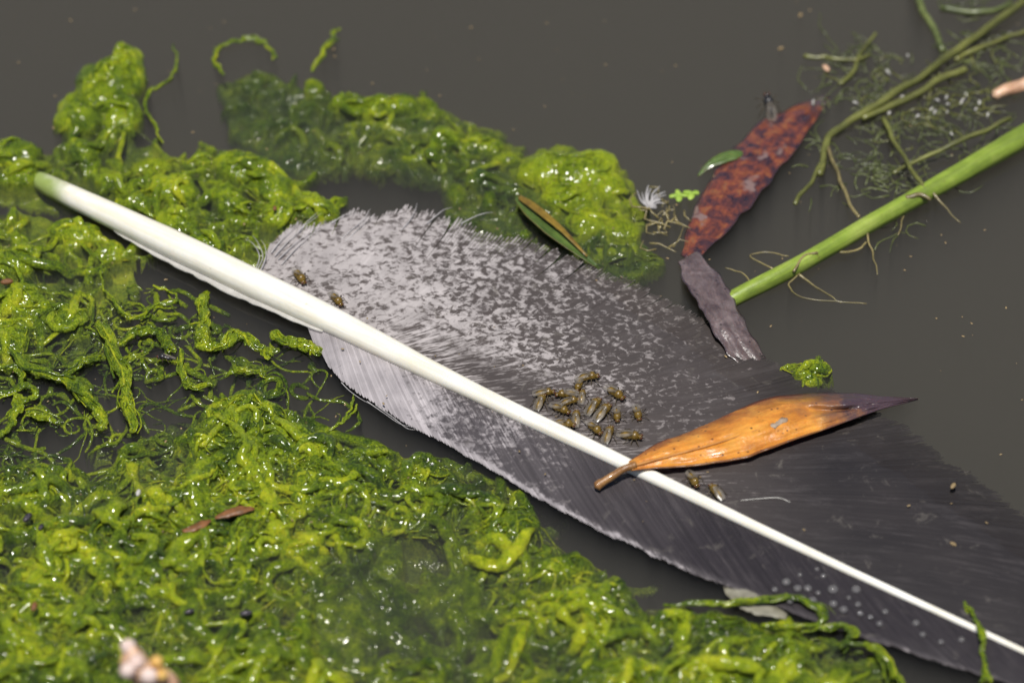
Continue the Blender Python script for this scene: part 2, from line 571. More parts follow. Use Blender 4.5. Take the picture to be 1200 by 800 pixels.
mat_.Z = np.where(soft > 0.02, -0.80 + 0.42 * sstep(0.05, 0.9, soft) + macro - hollow, -1.0)
hol_i = lambda px, py: float(hollow[min(max(int((P(px, py).y - mat_.ya) / mat_.res), 0), hollow.shape[0] - 1), min(max(int((P(px, py).x - mat_.xa) / mat_.res), 0), hollow.shape[1] - 1)])
soft_i = lambda px, py: float(soft[min(max(int((P(px, py).y - mat_.ya) / mat_.res), 0), hollow.shape[0] - 1), min(max(int((P(px, py).x - mat_.xa) / mat_.res), 0), hollow.shape[1] - 1)])
mac_i = lambda px, py: float(macro[min(max(int((P(px, py).y - mat_.ya) / mat_.res), 0), hollow.shape[0] - 1), min(max(int((P(px, py).x - mat_.xa) / mat_.res), 0), hollow.shape[1] - 1)])
k = 0
for i in range(980):
    px, py = R_.uniform(-40, 1080), R_.uniform(450, 850)
    if soft_i(px, py) < 0.45:
        continue
    k += 1
    r = R_.choice([0.04, 0.05, 0.065, 0.08, 0.10, 0.13, 0.16])
    z = -0.14 + R_.uniform(-0.10, 0.13) + 0.9 * mac_i(px, py) - hol_i(px, py)
    ang = R_.choice([R_.gauss(0, 0.35), R_.gauss(math.pi, 0.35), R_.uniform(0, 6.28), R_.gauss(-math.pi / 2, 0.4)])
    mat_.rope(rand_rope(px, py, R_.uniform(0.4, 1.7), z, i, 1.3, ang), r, i)
for i in range(170):                                        # swollen lobes
    px, py = R_.uniform(-30, 1060), R_.uniform(470, 840)
    if soft_i(px, py) < 0.6:
        continue
    p = P(px, py); rx = R_.uniform(0.10, 0.26)
    mat_.dab(p.x, p.y, -0.11 + mac_i(px, py) - hol_i(px, py), rx, rx * R_.uniform(0.6, 1), R_.uniform(0.10, 0.2), R_.uniform(0, 3))
for px, py, rx, ry, h in [(292, 470, .34, .26, .20), (255, 492, .25, .14, .15), (40, 580, .34, .26, .2), (360, 560, .24, .3, .22), (30, 620, .3, .2, .15), (170, 640, .3, .2, .16),
                          (430, 530, .4, .16, .17), (600, 610, .4, .3, .17), (650, 660, .35, .25, .16), (520, 580, .3, .2, .16), (790, 720, .3, .15, .12), (900, 752, .35, .2, .12), (700, 740, .3, .2, .16), (160, 690, .25, .2, .14)]:
    p = P(px, py); mat_.dab(p.x, p.y, -0.08, rx, ry, h, 0.2)
mat_.Z = mat_.blur(mat_.Z, 1)
mat_.Z -= 0.5 * (1 - sstep(0.02, 0.35, soft))
mat_.Z -= 0.05
mat_.warp(0.07, 3)
mat_.fine(1.0, 3)
MATW = mat_
_mat_me = mat_.mesh('algae_mat', M['algae'], -0.85)
_mat_o = link('algae_mat', _mat_me, kind='stuff', label='thick wet mat of yellow-green ropy algae along the lower left', category='algae')


def mat_tangle():
    mk = soft * (1.0 - 0.9 * np.clip(hollow / 0.16, 0, 1))
    for n_, rr_, LL_, nm, ns_, lp in ((820, (0.022, 0.03, 0.04, 0.05, 0.06, 0.085), (0.4, 1.6), 'rope', 10, 0.5), (5600, (0.005, 0.007, 0.010, 0.014), (0.3, 1.2), 'filament', 4, 0.0)):
        v, f, h = tangle(MATW, mk, n_, rr_, LL_, 0.35, 400 + ns_, 0.4, ns_, 1.7, lp, ripple=0.07 if nm == 'rope' else 0.05)
        c = link(nm, mesh_np(nm, v, f, [M['algae']], attrs={'hue': h}), _mat_o); c['kind'] = 'stuff'


def sampler(w, field):
    def get(x, y):
        i = np.clip(((np.asarray(y) - w.ya) / w.res).astype(int), 0, field.shape[0] - 1); j = np.clip(((np.asarray(x) - w.xa) / w.res).astype(int), 0, field.shape[1] - 1)
        return field[i, j]
    return get


def tangle(w, mask, n, rr, LL, lift, seed, thr=0.5, ns=7, curl=1.6, lump=0.3, tone=(0.1, 0.95), bias=None, ripple=0.05):
    """real ropes and threads of weed winding over a patch, each dipping in and out of it"""
    g = random.Random(seed)
    zs = w.blur(np.clip(w.Z, -0.35, 1), 5)
    gz, gm = sampler(w, zs), sampler(w, mask)
    ok = np.argwhere(mask > thr)
    parts, hue = [], []
    for k_ in range(n):
        a, b = ok[g.randrange(len(ok))]
        r = g.choice(rr) * g.uniform(0.8, 1.2); L = g.uniform(*LL)
        ang = g.choice([g.gauss(0, 0.5), g.gauss(math.pi, 0.5), g.uniform(0, 6.28)])
        p = np.array(rand_rope(w.PX[a, b], w.PY[a, b], L, 0, seed * 1000 + k_, curl * min(1.0, 0.045 / r), ang))
        p = p[gm(p[:, 0], p[:, 1]) > 0.25]
        if len(p) < 5:
            continue
        q = np.arange(len(p)) * 0.06
        z = gz(p[:, 0], p[:, 1])
        z = np.convolve(np.pad(z, 2, 'edge'), np.ones(5) / 5, 'valid')
        p[:, 2] = z + r * lift + ripple * (2 * vnoise(q / 0.28 + k_ * 3.1, 0 * q + k_, seed) - 1) - 0.06 * sstep(0.16, 0, q) - 0.06 * sstep(q[-1] - 0.16, q[-1], q)
        if r > 0.03:
            p = catmull(p, 2)
        rad = r * (0.6 + 0.4 * np.sin(np.pi * np.linspace(0.03, 0.97, len(p))) ** 0.5)
        parts.append(tube_np(p, rad, ns, lump, seed + k_ % 50, 0.45 / r if r > 0.03 else 8, 0.85, True, 0.13 if r > 0.02 else 0.0))
        h = g.uniform(*tone) + (bias or 0)
        hue.append(np.full(len(parts[-1][0]), h))
    v, f = join_np(parts)
    return v, f, np.concatenate(hue)


def clump(name, label, box, ropes=(), lobes=(), scatter=None, mat='algae', res=0.0125, amp=1.0, seed=1, base=None, zmin=-0.4, group='algae clumps on the water', post=1, ropes3=None, sink=0.0):
    w = Weed(*box, res)
    if base:
        pl, zb, dz = base
        i_ = w.blur(w.poly(pl), 8)
        w.Z = np.where(i_ > 0.03, zb - 0.35 * (1 - sstep(0.03, 0.8, i_)) + dz * (fbm(w.X * 2, w.Y * 2, seed) - 0.45), -1.0)
    for pts, r, z in ropes:
        w.rope(px_path([(a, b, z) for a, b in pts], 8, 0.05, seed), r, seed + len(pts))
    for (px, py, rx, ry, h, z, ang) in lobes:
        p = P(px, py); w.dab(p.x, p.y, z, rx, ry, h, ang)
    if scatter:
        pl, n, zr, rr, LL = scatter
        i_ = w.poly(pl); rr_ = random.Random(seed)
        ok = np.argwhere(i_ > 0.5)
        for q in range(n):
            a, b = ok[rr_.randrange(len(ok))]
            w.rope(rand_rope(w.PX[a, b], w.PY[a, b], rr_.uniform(*LL), rr_.uniform(*zr), seed * 99 + q, 1.5), rr_.uniform(*rr), q)
    if post:
        w.Z = w.blur(w.Z, post)
    w.Z = np.where(w.Z > -0.9, w.Z - sink, w.Z)
    w.warp(0.10, seed)
    w.fine(amp, seed)
    o = link(name, w.mesh(name, M[mat], zmin), label=label, category='algae', group=group)
    if ropes3:
        m_ = w.blur((w.Z > ropes3[2]).astype(float), 2)
        for n_, rr_, LL_, nm in ((ropes3[0], (0.03, 0.04, 0.055, 0.07), (0.3, 1.0), 'rope'), (ropes3[1], (0.006, 0.008, 0.011), (0.2, 0.8), 'filament')):
            v, f, h = tangle(w, m_, n_, rr_, LL_, 0.35, seed + 5, ns=7 if nm == 'rope' else 4, lump=0.3 if nm == 'rope' else 0)
            c = link(nm, mesh_np(nm, v, f, [M[mat]], attrs={'hue': h}), o); c['kind'] = 'stuff'
    return o


clump('algae_clump', 'tall lobed green algae clump beside the bare quill end', (-30, 40, 430, 320),
      lobes=[(130, 98, .52, .46, .34, -.05, .5), (148, 84, .30, .42, .34, -.02, 0), (116, 118, .42, .40, .3, -.03, 0), (92, 136, .38, .38, .3, -.04, 0), (140, 130, .36, .36, .22, -.05, 0), (98, 178, .20, .24, .22, -.04, 0), (128, 212, .24, .18, .2, -.04, 0),
             (20, 178, .34, .26, .2, -.05, 0), (24, 205, .3, .2, .2, -.05, 0), (285, 193, .44, .32, .24, -.06, -.3), (318, 218, .34, .26, .2, -.06, -.3), (205, 222, .3, .28, .2, -.05, 0),
             (205, 258, .36, .22, .2, -.04, -.4), (268, 238, .26, .22, .18, -.04, 0), (330, 250, .30, .24, .2, -.05, 0), (370, 240, .26, .2, .17, -.06, 0), (165, 235, .24, .2, .18, -.05, 0), (180, 190, .28, .2, .12, -.09, 0), (240, 285, .34, .2, .2, -.04, -.4)],
      base=([(-30, 165), (60, 165), (110, 140), (150, 145), (215, 160), (250, 175), (330, 190), (400, 250), (380, 290), (300, 320), (120, 240), (-30, 215)], -0.27, 0.30),
      scatter=([(-30, 175), (60, 170), (150, 155), (215, 170), (330, 210), (385, 250), (300, 300), (150, 240), (30, 200)], 85, (-0.17, 0.0), (0.04, 0.09), (0.25, 0.8)), seed=21, ropes3=(110, 420, -0.14), sink=0.035)
clump('algae_clump', 'green algae heap at the left edge below the quill', (-40, 225, 260, 470),
      lobes=[(90, 272, .42, .2, .17, -.05, -.2), (20, 305, .34, .24, .17, -.05, 0), (25, 345, .34, .26, .16, -.05, 0), (75, 370, .3, .3, .13, -.07, 0), (10, 395, .28, .34, .16, -.06, 0), (130, 292, .2, .14, .12, -.05, 0)],
      base=([(-40, 235), (40, 232), (110, 255), (150, 290), (170, 330), (130, 400), (60, 430), (-40, 440)], -0.28, 0.3),
      scatter=([(-40, 240), (40, 240), (100, 260), (140, 300), (120, 380), (40, 420), (-40, 430)], 60, (-0.16, 0.0), (0.035, 0.09), (0.3, 1.0)), seed=33, ropes3=(80, 300, -0.18), sink=0.03)
clump('algae_clump', 'narrow algae band floating above the feather, dark-rimmed lobe near its end', (355, 80, 640, 210),
      lobes=[(442, 122, .52, .2, .2, -.10, .1), (400, 118, .22, .16, .15, -.09, 0), (470, 118, .3, .2, .2, -.11, 0), (366, 97, .2, .14, .12, -.09, 0), (522, 155, .26, .2, .15, -.09, 0), (560, 160, .22, .2, .13, -.10, 0), (505, 125, .2, .12, .1, -.10, 0), (575, 165, .2, .16, .11, -.10, 0), (595, 178, .2, .14, .1, -.11, 0), (490, 178, .24, .1, .08, -.10, 0)],
      base=([(350, 90), (420, 100), (520, 105), (600, 150), (620, 190), (560, 190), (480, 185), (400, 150)], -0.27, 0.26),
      scatter=([(380, 110), (500, 120), (600, 160), (600, 180), (480, 175), (400, 140)], 34, (-0.2, -0.07), (0.03, 0.07), (0.2, 0.6)), seed=44, ropes3=(34, 220, -0.16), sink=0.055)
clump('algae_clump', 'bright yellow-green algae dome standing above the dark feather edge', (580, 140, 780, 320),
      lobes=[(650, 195, .5, .36, .26, -.10, 0), (682, 200, .5, .4, .27, -.09, 0), (700, 190, .3, .26, .24, -.08, 0), (630, 200, .3, .2, .18, -.09, 0), (665, 225, .4, .3, .2, -.09, 0), (715, 215, .26, .3, .18, -.10, 0), (690, 250, .28, .34, .15, -.12, 0), (730, 262, .3, .24, .1, -.1, 0)],
      base=([(600, 165), (660, 155), (730, 190), (760, 240), (750, 285), (690, 290), (640, 240), (600, 210)], -0.18, 0.16),
      scatter=([(640, 200), (730, 200), (755, 270), (690, 285), (660, 250)], 26, (-0.16, -0.05), (0.03, 0.06), (0.2, 0.6)), mat='algae_bright', seed=55, amp=0.8, post=2, ropes3=(6, 160, -0.16), sink=0.04)
clump('algae_clump', 'small half-sunk yellow-green algae tuft at the far edge of the dark vane', (905, 395, 995, 460),
      lobes=[(950, 424, .16, .12, .10, -.06, 0), (938, 430, .14, .12, .08, -.06, 0), (962, 428, .12, .1, .08, -.07, 0), (946, 436, .12, .1, .07, -.06, 0)],
      base=([(920, 412), (965, 408), (978, 428), (955, 446), (925, 442)], -0.15, 0.16),
      scatter=([(930, 416), (965, 414), (970, 430), (940, 440)], 16, (-0.1, -0.02), (0.02, 0.04), (0.1, 0.3)), seed=88, ropes3=(14, 60, -0.12))
clump('algae_veil', 'thin dull green algae veil sunk under the water surface', (235, 60, 640, 215),
      base=([(248, 80), (300, 66), (350, 80), (420, 110), (560, 130), (620, 150), (610, 195), (520, 195), (420, 175), (330, 180), (262, 140)], -0.25, 0.34),
      scatter=([(255, 85), (340, 80), (420, 120), (580, 150), (560, 190), (420, 170), (300, 165)], 60, (-0.26, -0.10), (0.02, 0.05), (0.3, 0.9)), mat='algae_veil', seed=66, zmin=-0.5, res=0.016, group=None, ropes3=(30, 260, -0.45))
clump('algae_veil', 'dark green algae tatters sunk between band and feather', (505, 165, 800, 345),
      lobes=[(572, 230, .12, .2, .1, -.09, 0), (535, 220, .16, .24, .1, -.14, 0), (560, 205, .2, .12, .1, -.12, 0), (615, 275, .1, .08, .1, -.05, 0)],
      base=([(520, 180), (600, 190), (640, 230), (740, 250), (775, 290), (740, 330), (640, 300), (560, 275), (520, 240)], -0.27, 0.34),
      scatter=([(525, 190), (590, 195), (640, 240), (740, 260), (740, 310), (640, 290), (560, 260)], 40, (-0.28, -0.12), (0.02, 0.05), (0.2, 0.7)), mat='algae_veil', seed=77, zmin=-0.5, res=0.016, group=None, ropes3=(30, 220, -0.45))

# ------------------------------------------------------------------ the water, drawn up into menisci where weed breaks it
QX = np.array([(290, 318), (395, 440), (470, 492), (560, 540), (640, 588), (720, 630), (860, 688), (960, 728), (1100, 772), (1260, 840),
               (1300, 700), (1200, 598), (1100, 528), (1000, 468), (900, 418), (800, 352), (700, 318), (600, 272), (500, 245), (400, 248), (335, 268)], float)


def build_water():
    w = Weed(-80, -90, 1280, 900, 0.024)
    H = np.full(w.Z.shape, -1.0)
    for g in GLOBAL:
        i = np.clip(np.round((w.Y - g.ya) / g.res).astype(int), 0, len(g.y) - 1)
        j = np.clip(np.round((w.X - g.xa) / g.res).astype(int), 0, len(g.x) - 1)
        ok = (w.X > g.xa) & (w.X < g.xb) & (w.Y > g.ya) & (w.Y < g.yb)
        H = np.where(ok, np.maximum(H, g.Z[i, j]), H)
    fea = w.poly(QX) > 0.5
    fix = (H > 0.0) | fea
    val = np.where(fea, 0.012, np.clip(H, 0, 0.055))
    z = np.where(fix, val, 0.0)
    lam = 0.13 / 0.024
    for _ in range(70):
        a = (np.roll(z, 1, 0) + np.roll(z, -1, 0) + np.roll(z, 1, 1) + np.roll(z, -1, 1)) / (4 + 1 / lam ** 2)
        z = np.where(fix, val, a)
    z[0] = z[-1] = 0; z[:, 0] = z[:, -1] = 0
    n0, n1 = z.shape
    v = np.stack([w.X, w.Y, z], -1).reshape(-1, 3)
    i, j = np.meshgrid(np.arange(n0 - 1), np.arange(n1 - 1), indexing='ij')
    b = i * n1 + j
    f = np.stack([b, b + 1, b + n1 + 1, b + n1], -1).reshape(-1, 4)
    # outer apron and the closed underside
    ring = np.concatenate([np.arange(n1), (np.arange(1, n0)) * n1 + n1 - 1, (n0 - 1) * n1 + np.arange(n1 - 2, -1, -1), np.arange(n0 - 2, 0, -1) * n1])
    rv = v[ring]; c = v.mean(0)
    big = rv.copy(); big[:, :2] = c[:2] + (rv[:, :2] - c[:2]) * 8; big[:, 2] = 0
    low = big.copy(); low[:, 2] = -7
    nv = len(v); k = len(ring); o1 = nv + np.arange(k); o2 = nv + k + np.arange(k)
    r2 = np.roll(ring, -1)
    f = np.vstack([f, np.stack([ring, o1, np.roll(o1, -1), r2], -1), np.stack([o1, o2, np.roll(o2, -1), np.roll(o1, -1)], -1)])
    cen = nv + 2 * k
    fan = np.stack([o2, np.full(k, cen), np.roll(o2, -1), np.roll(o2, -1)], -1)
    v = np.vstack([v, big, low, [[c[0], c[1], -7.0]]])
    me = bpy.data.meshes.new('water')
    faces = f.tolist() + [(a, b2, c2) for a, b2, c2, _ in fan.tolist()]
    me.from_pydata(v.tolist(), [], faces)
    me.polygons.foreach_set('use_smooth', np.ones(len(me.polygons), bool))
    me.materials.append(M['water']); me.update()
    link('water', me, kind='structure')


build_water()
mat_tangle()
# thin half-sunk threads in the gap between the two weed beds
gap = Weed(-40, 290, 430, 560, 0.02)
gap.Z[:] = -0.16 + 0.22 * (fbm(gap.X * 1.6, gap.Y * 1.6, 88) - 0.45)
gm_ = gap.blur(gap.poly([(-40, 380), (60, 330), (200, 330), (330, 395), (400, 450), (430, 520), (300, 520), (120, 560), (-40, 570)]), 6)
v, f, h = tangle(gap, gm_, 260, (0.010, 0.015, 0.02, 0.03, 0.045), (0.4, 1.6), 0.3, 71, 0.5, 6, 1.9, 0.25, (0.0, 0.6), None, 0.08)
link('algae_threads', mesh_np('algae_threads', v, f, [M['algae']], attrs={'hue': h}), kind='stuff', label='loose half-sunk algae threads between the quill and the mat', category='algae')

# ------------------------------------------------------------------ the feather
RACH = np.array([(38, 208), (60, 219), (120, 247), (200, 285), (300, 333), (400, 381), (500, 432), (600, 481), (700, 528), (800, 576), (900, 624),
                 (1000, 671), (1100, 717), (1200, 763), (1340, 826), (1480, 888)], float)
RW = np.array([(38, 21), (60, 26), (125, 30), (195, 35), (300, 36), (370, 34), (450, 29), (500, 25), (560, 21), (660, 19.5), (735, 17), (810, 15), (880, 12.5), (1000, 10), (1100, 8.5), (1200, 7), (1340, 5), (1480, 4)], float)
feather = thing('feather', 'large grey-brown mottled feather with white quill floating on the pond', 'feather', P(600, 481))


def rach(x):
    return np.interp(x, RACH[:, 0], RACH[:, 1])


def rach_r(x):
    return np.interp(x, RW[:, 0], RW[:, 1]) * 0.5 * UX


def rach_z(x):
    return 0.05 + 0.45 * rach_r(x) + 0.04 * sstep(420, 200, x) - 0.24 * sstep(120, 30, x)


xs = np.concatenate([np.linspace(38, 400, 46), np.linspace(410, 1480, 90)])
pth = Pn(xs, rach(xs), rach_z(xs))
# calamus end is rounded off and blunt
rr = rach_r(xs); rr[0] *= 0.72
v, f = tube_np(pth, rr, 20, 0.02, 3, 1.5)
part('quill', mesh_np('quill', v, f, [M['keratin']]), feather)

# the narrow membrane left along the underside of the bare quill
M['membrane'] = simple('quill_membrane', [(0.3, (0.6, 0.58, 0.55)), (0.7, (0.78, 0.76, 0.72))], 5, 0.25, alpha=0.6, coat=0.4)
mx_ = np.linspace(140, 385, 60)
wid = 5.5 * np.sin(np.pi * (mx_ - 140) / 245) ** 0.6 * (0.75 + 0.5 * vnoise(mx_ / 9, 0 * mx_, 4)) + 0.3
hw = np.interp(mx_, RW[:, 0], RW[:, 1]) * 0.5
nx_, ny_ = -0.43, 0.90
A = Pn(mx_ + nx_ * (hw - 3), rach(mx_) + ny_ * (hw - 3), 0.10)
B = Pn(mx_ + nx_ * (hw + wid * 0.6), rach(mx_) + ny_ * (hw + wid * 0.6), 0.075)
C_ = Pn(mx_ + nx_ * (hw + wid), rach(mx_) + ny_ * (hw + wid), 0.10)
D_ = Pn(mx_ + nx_ * (hw + wid - 1.2), rach(mx_) + ny_ * (hw + wid - 1.2), 0.115)
n = len(mx_); v = np.vstack([A, B, C_, D_]); i = np.arange(n - 1)
f = np.vstack([np.stack([i + q * n, i + 1 + q * n, i + 1 + (q + 1) * n, i + (q + 1) * n], -1) for q in range(3)])
part('membrane', mesh_np('membrane', v, f, [M['membrane']]), feather)

UP_R = np.array([298, 310, 340, 380, 430, 500, 600, 700, 800, 900, 1000, 1100, 1200, 1300], float)
UP_E = np.array([(318, 284), (348, 262), (425, 249), (505, 246), (622, 283), (762, 338), (902, 420), (1042, 488), (1182, 588), (1310, 690), (1420, 770), (1520, 840), (1600, 900), (1680, 950)], float)
LO_R = np.array([352, 365, 380, 420, 500, 600, 700, 800, 900, 1000, 1100, 1200, 1300], float)
LO_E = np.array([(368, 402), (384, 428), (402, 448), (460, 487), (560, 541), (676, 609), (790, 662), (884, 700), (985, 738), (1085, 771), (1180, 800), (1275, 838), (1370, 880)], float)


def build_vane(up):
    RX, EE = (UP_R, UP_E) if up else (LO_R, LO_E)
    step = 1.6 if up else 2.7
    r0 = np.arange(RX[0], 1290, step)
    nb = len(r0); ns = 44 if up else 26
    ex = np.interp(r0, RX, EE[:, 0]); ey = np.interp(r0, RX, EE[:, 1])
    g = np.random.default_rng(5 if up else 6)
    # ragged ends: neighbouring barbs cling in small locks, with a split here and there
    lock = vnoise(r0 / 13.0, 0 * r0, 2) * 0.65 + vnoise(r0 / 5.0, 0 * r0, 8) * 0.35
    leng = 1 + (lock - 0.5) * (0.13 - 0.085 * sstep(330, 470, r0)) + g.normal(0, 1, nb) * (0.012 - 0.007 * sstep(330, 480, r0))
    lean = (vnoise(r0 / 17.0, 0 * r0, 12) - 0.5) * (9 - 5 * sstep(320, 460, r0))
    Rx, Ry = r0, rach(r0) + (-2 if up else 2)
    cuts = np.cumsum(g.uniform(3, 15, 400)) + r0[0] - 5
    li = np.searchsorted(cuts, r0); lc = np.where(li > 0, (cuts[np.clip(li, 1, None) - 1] + cuts[li]) / 2, r0)
    pull = (g.uniform(0.0, 1.0, 401) ** 3 * (0.42 if up else 0.15))[li]
    lkx = (np.interp(lc, RX, EE[:, 0]) - ex) * pull; lky = (np.interp(lc, RX, EE[:, 1]) - ey) * pull
    llen = g.normal(0, 1, 401)[li]
    leng = leng + llen * ((0.020 - 0.016 * sstep(330, 470, r0)) if up else 0.006)
    t = np.linspace(0, 1, ns)[None]
    dx, dy = ex - Rx, ey - Ry
    if up:
        cx = Rx + dx * 0.55; cy = Ry + dy * (0.35 - 0.15 * sstep(300, 400, r0))
    else:
        cx = Rx + dx * 0.42 + 3; cy = Ry + dy * 0.55
    T = t * leng[:, None]
    X = (1 - T) ** 2 * Rx[:, None] + 2 * T * (1 - T) * cx[:, None] + T * T * ex[:, None] + lean[:, None] * t ** 3 + lkx[:, None] * t ** 11
    Y = (1 - T) ** 2 * Ry[:, None] + 2 * T * (1 - T) * cy[:, None] + T * T * ey[:, None] + lky[:, None] * t ** 11
    rx = Rx[:, None] + 0 * X
    if up:
        Z = 0.075 + 0.05 * np.sin(np.pi * t) * sstep(300, 360, rx) - 0.11 * t ** 2 * sstep(360, 520, rx) - 0.10 * t ** 4 * sstep(480, 680, rx)
        Z = Z + 0.03 * (fbm(X / 60, Y / 40, 3) - 0.45)
    else:
        Z = 0.075 - 0.045 * t ** 1.5 + 0.02 * (fbm(X / 40, Y / 30, 9) - 0.45)
    c = Pn(X, Y, Z)
    # local frame: across the barb, in the sheet
    tg = np.gradient(c, axis=1); tg /= np.linalg.norm(tg, axis=2)[..., None] + 1e-9
    sd_ = np.cross(tg, np.array([0, 0, 1.0])); sd_ /= np.linalg.norm(sd_, axis=2)[..., None] + 1e-9
    gap = np.linalg.norm(np.diff(c, axis=0), axis=2); gap = np.vstack([gap, gap[-1:]])
    # perpendicular spacing to the neighbour
    nxt = np.concatenate([c[1:] - c[:-1], (c[-1:] - c[-2:-1])], 0)
    per = np.abs((nxt * sd_).sum(2))
    hwid = np.clip(per * (0.75 if up else 0.56), 0.004, 0.02) * (1 - 0.6 * sstep(0.95, 1.0, t + 0 * X))
    ridge = (0.08 * hwid + 0.0006) if up else (0.5 * hwid + 0.003)
    tilt = g.normal(0, 0.05 if up else 0.10, (nb, 1)) * hwid
    lft = c - sd_ * hwid[..., None]; rgt = c + sd_ * hwid[..., None]; top = c.copy()
    lft[..., 2] -= ridge - tilt; rgt[..., 2] -= ridge + tilt
    V = np.stack([lft, top, rgt], 2).reshape(-1, 3)
    b, k = np.meshgrid(np.arange(nb), np.arange(ns - 1), indexing='ij'); q = (b * ns + k) * 3
    f = np.vstack([np.stack([q + a, q + a + 1, q + a + 4, q + a + 3], -1).reshape(-1, 4) for a in (0, 1)])
    ln = np.concatenate([np.zeros((nb, 1)), np.cumsum(np.linalg.norm(np.diff(c, axis=1), axis=2), 1)], 1)
    uv = np.stack([np.repeat((r0 * UX)[:, None], ns, 1), ln], -1)
    uv = np.repeat(uv.reshape(-1, 1, 2), 3, 1).reshape(-1, 2)
    if up:
        tone = 0.41 + 0.10 * sstep(400, 600, X) + 0.10 * sstep(560, 740, X) + 0.10 * sstep(680, 860, X) + 0.26 * sstep(830, 1000, X) + 0.16 * (fbm(X / 70, Y / 50, 7) - 0.45) \
            + 0.18 * np.exp(-((X - 600) / 90) ** 2 - ((Y - (rach(X) - 28)) / 18) ** 2)
        streak = sstep(75, 15, rach(X) - Y - 8) * sstep(420, 500, X) + 0.3 * sstep(700, 860, X)
    else:
        tone = 0.22 + 0.34 * sstep(420, 560, X) + 0.28 * sstep(560, 760, X) + 0.25 * sstep(700, 900, X) + 0.2 * (fbm(X / 50, Y / 36, 17) - 0.45) - 0.45 * sstep(0.84, 0.98, t + 0 * X)
        streak = 0.35 + 0 * X
    rep = lambda a: np.repeat(np.clip(a, 0, 1).reshape(-1, 1), 3, 1).ravel()
    me = mesh_np('vane', V, f, [M['vane_up' if up else 'vane_lo']], uv=uv, attrs={'tone': rep(tone), 'rnd': rep(np.broadcast_to(g.uniform(0, 1, (nb, 1)), X.shape)), 'streak': rep(np.broadcast_to(streak, X.shape))})
    o = part('vane', me, feather)
    o['kind'] = 'stuff'
    o['label'] = 'broad mottled upper vane, pale near the quill base and dark beyond' if up else 'narrow lower vane, finely hatched and darker towards the tip'


build_vane(True)
build_vane(False)
# loose pale barbs at the foot of the vane
for q, pts in enumerate([[(302, 316), (308, 300), (302, 284), (296, 276)], [(300, 315), (304, 300), (297, 286), (288, 280)], [(305, 318), (311, 304), (311, 290), (306, 281)],
                         [(322, 300), (338, 282), (356, 266), (376, 250)], [(326, 304), (345, 286), (362, 272), (382, 258)], [(318, 296), (330, 280), (342, 268), (352, 258)],
                         [(400, 280), (416, 266), (428, 254), (434, 245)], [(404, 284), (420, 268), (430, 258), (440, 250)], [(330, 310), (350, 288), (366, 274), (388, 262)],
                         [(470, 270), (480, 258), (486, 247), (489, 238)], [(540, 262), (556, 254), (568, 250), (578, 249)], [(388, 262), (400, 254), (408, 250), (418, 246)],
                         [(350, 272), (358, 262), (364, 256), (372, 249)], [(500, 262), (512, 252), (520, 246), (530, 243)]]):
    pp = px_path([(a, b, 0.10 + 0.02 * i_) for i_, (a, b) in enumerate(pts)], 6)
    v, f = tube_np(pp, np.linspace(0.009, 0.002, len(pp)), 6)
    part('barb', mesh_np('barb', v, f, [M['down']]), feather)
for q, pts in enumerate([[(430, 470), (450, 484), (468, 496), (482, 500)], [(440, 474), (462, 490), (478, 502), (492, 503)], [(400, 448), (410, 458), (424, 468), (436, 474)]]):
    pp = px_path([(a, b, 0.06) for a, b in pts], 6)
    v, f = tube_np(pp, np.linspace(0.007, 0.002, len(pp)), 6)
    part('barb', mesh_np('barb', v, f, [M['down']]), feather)

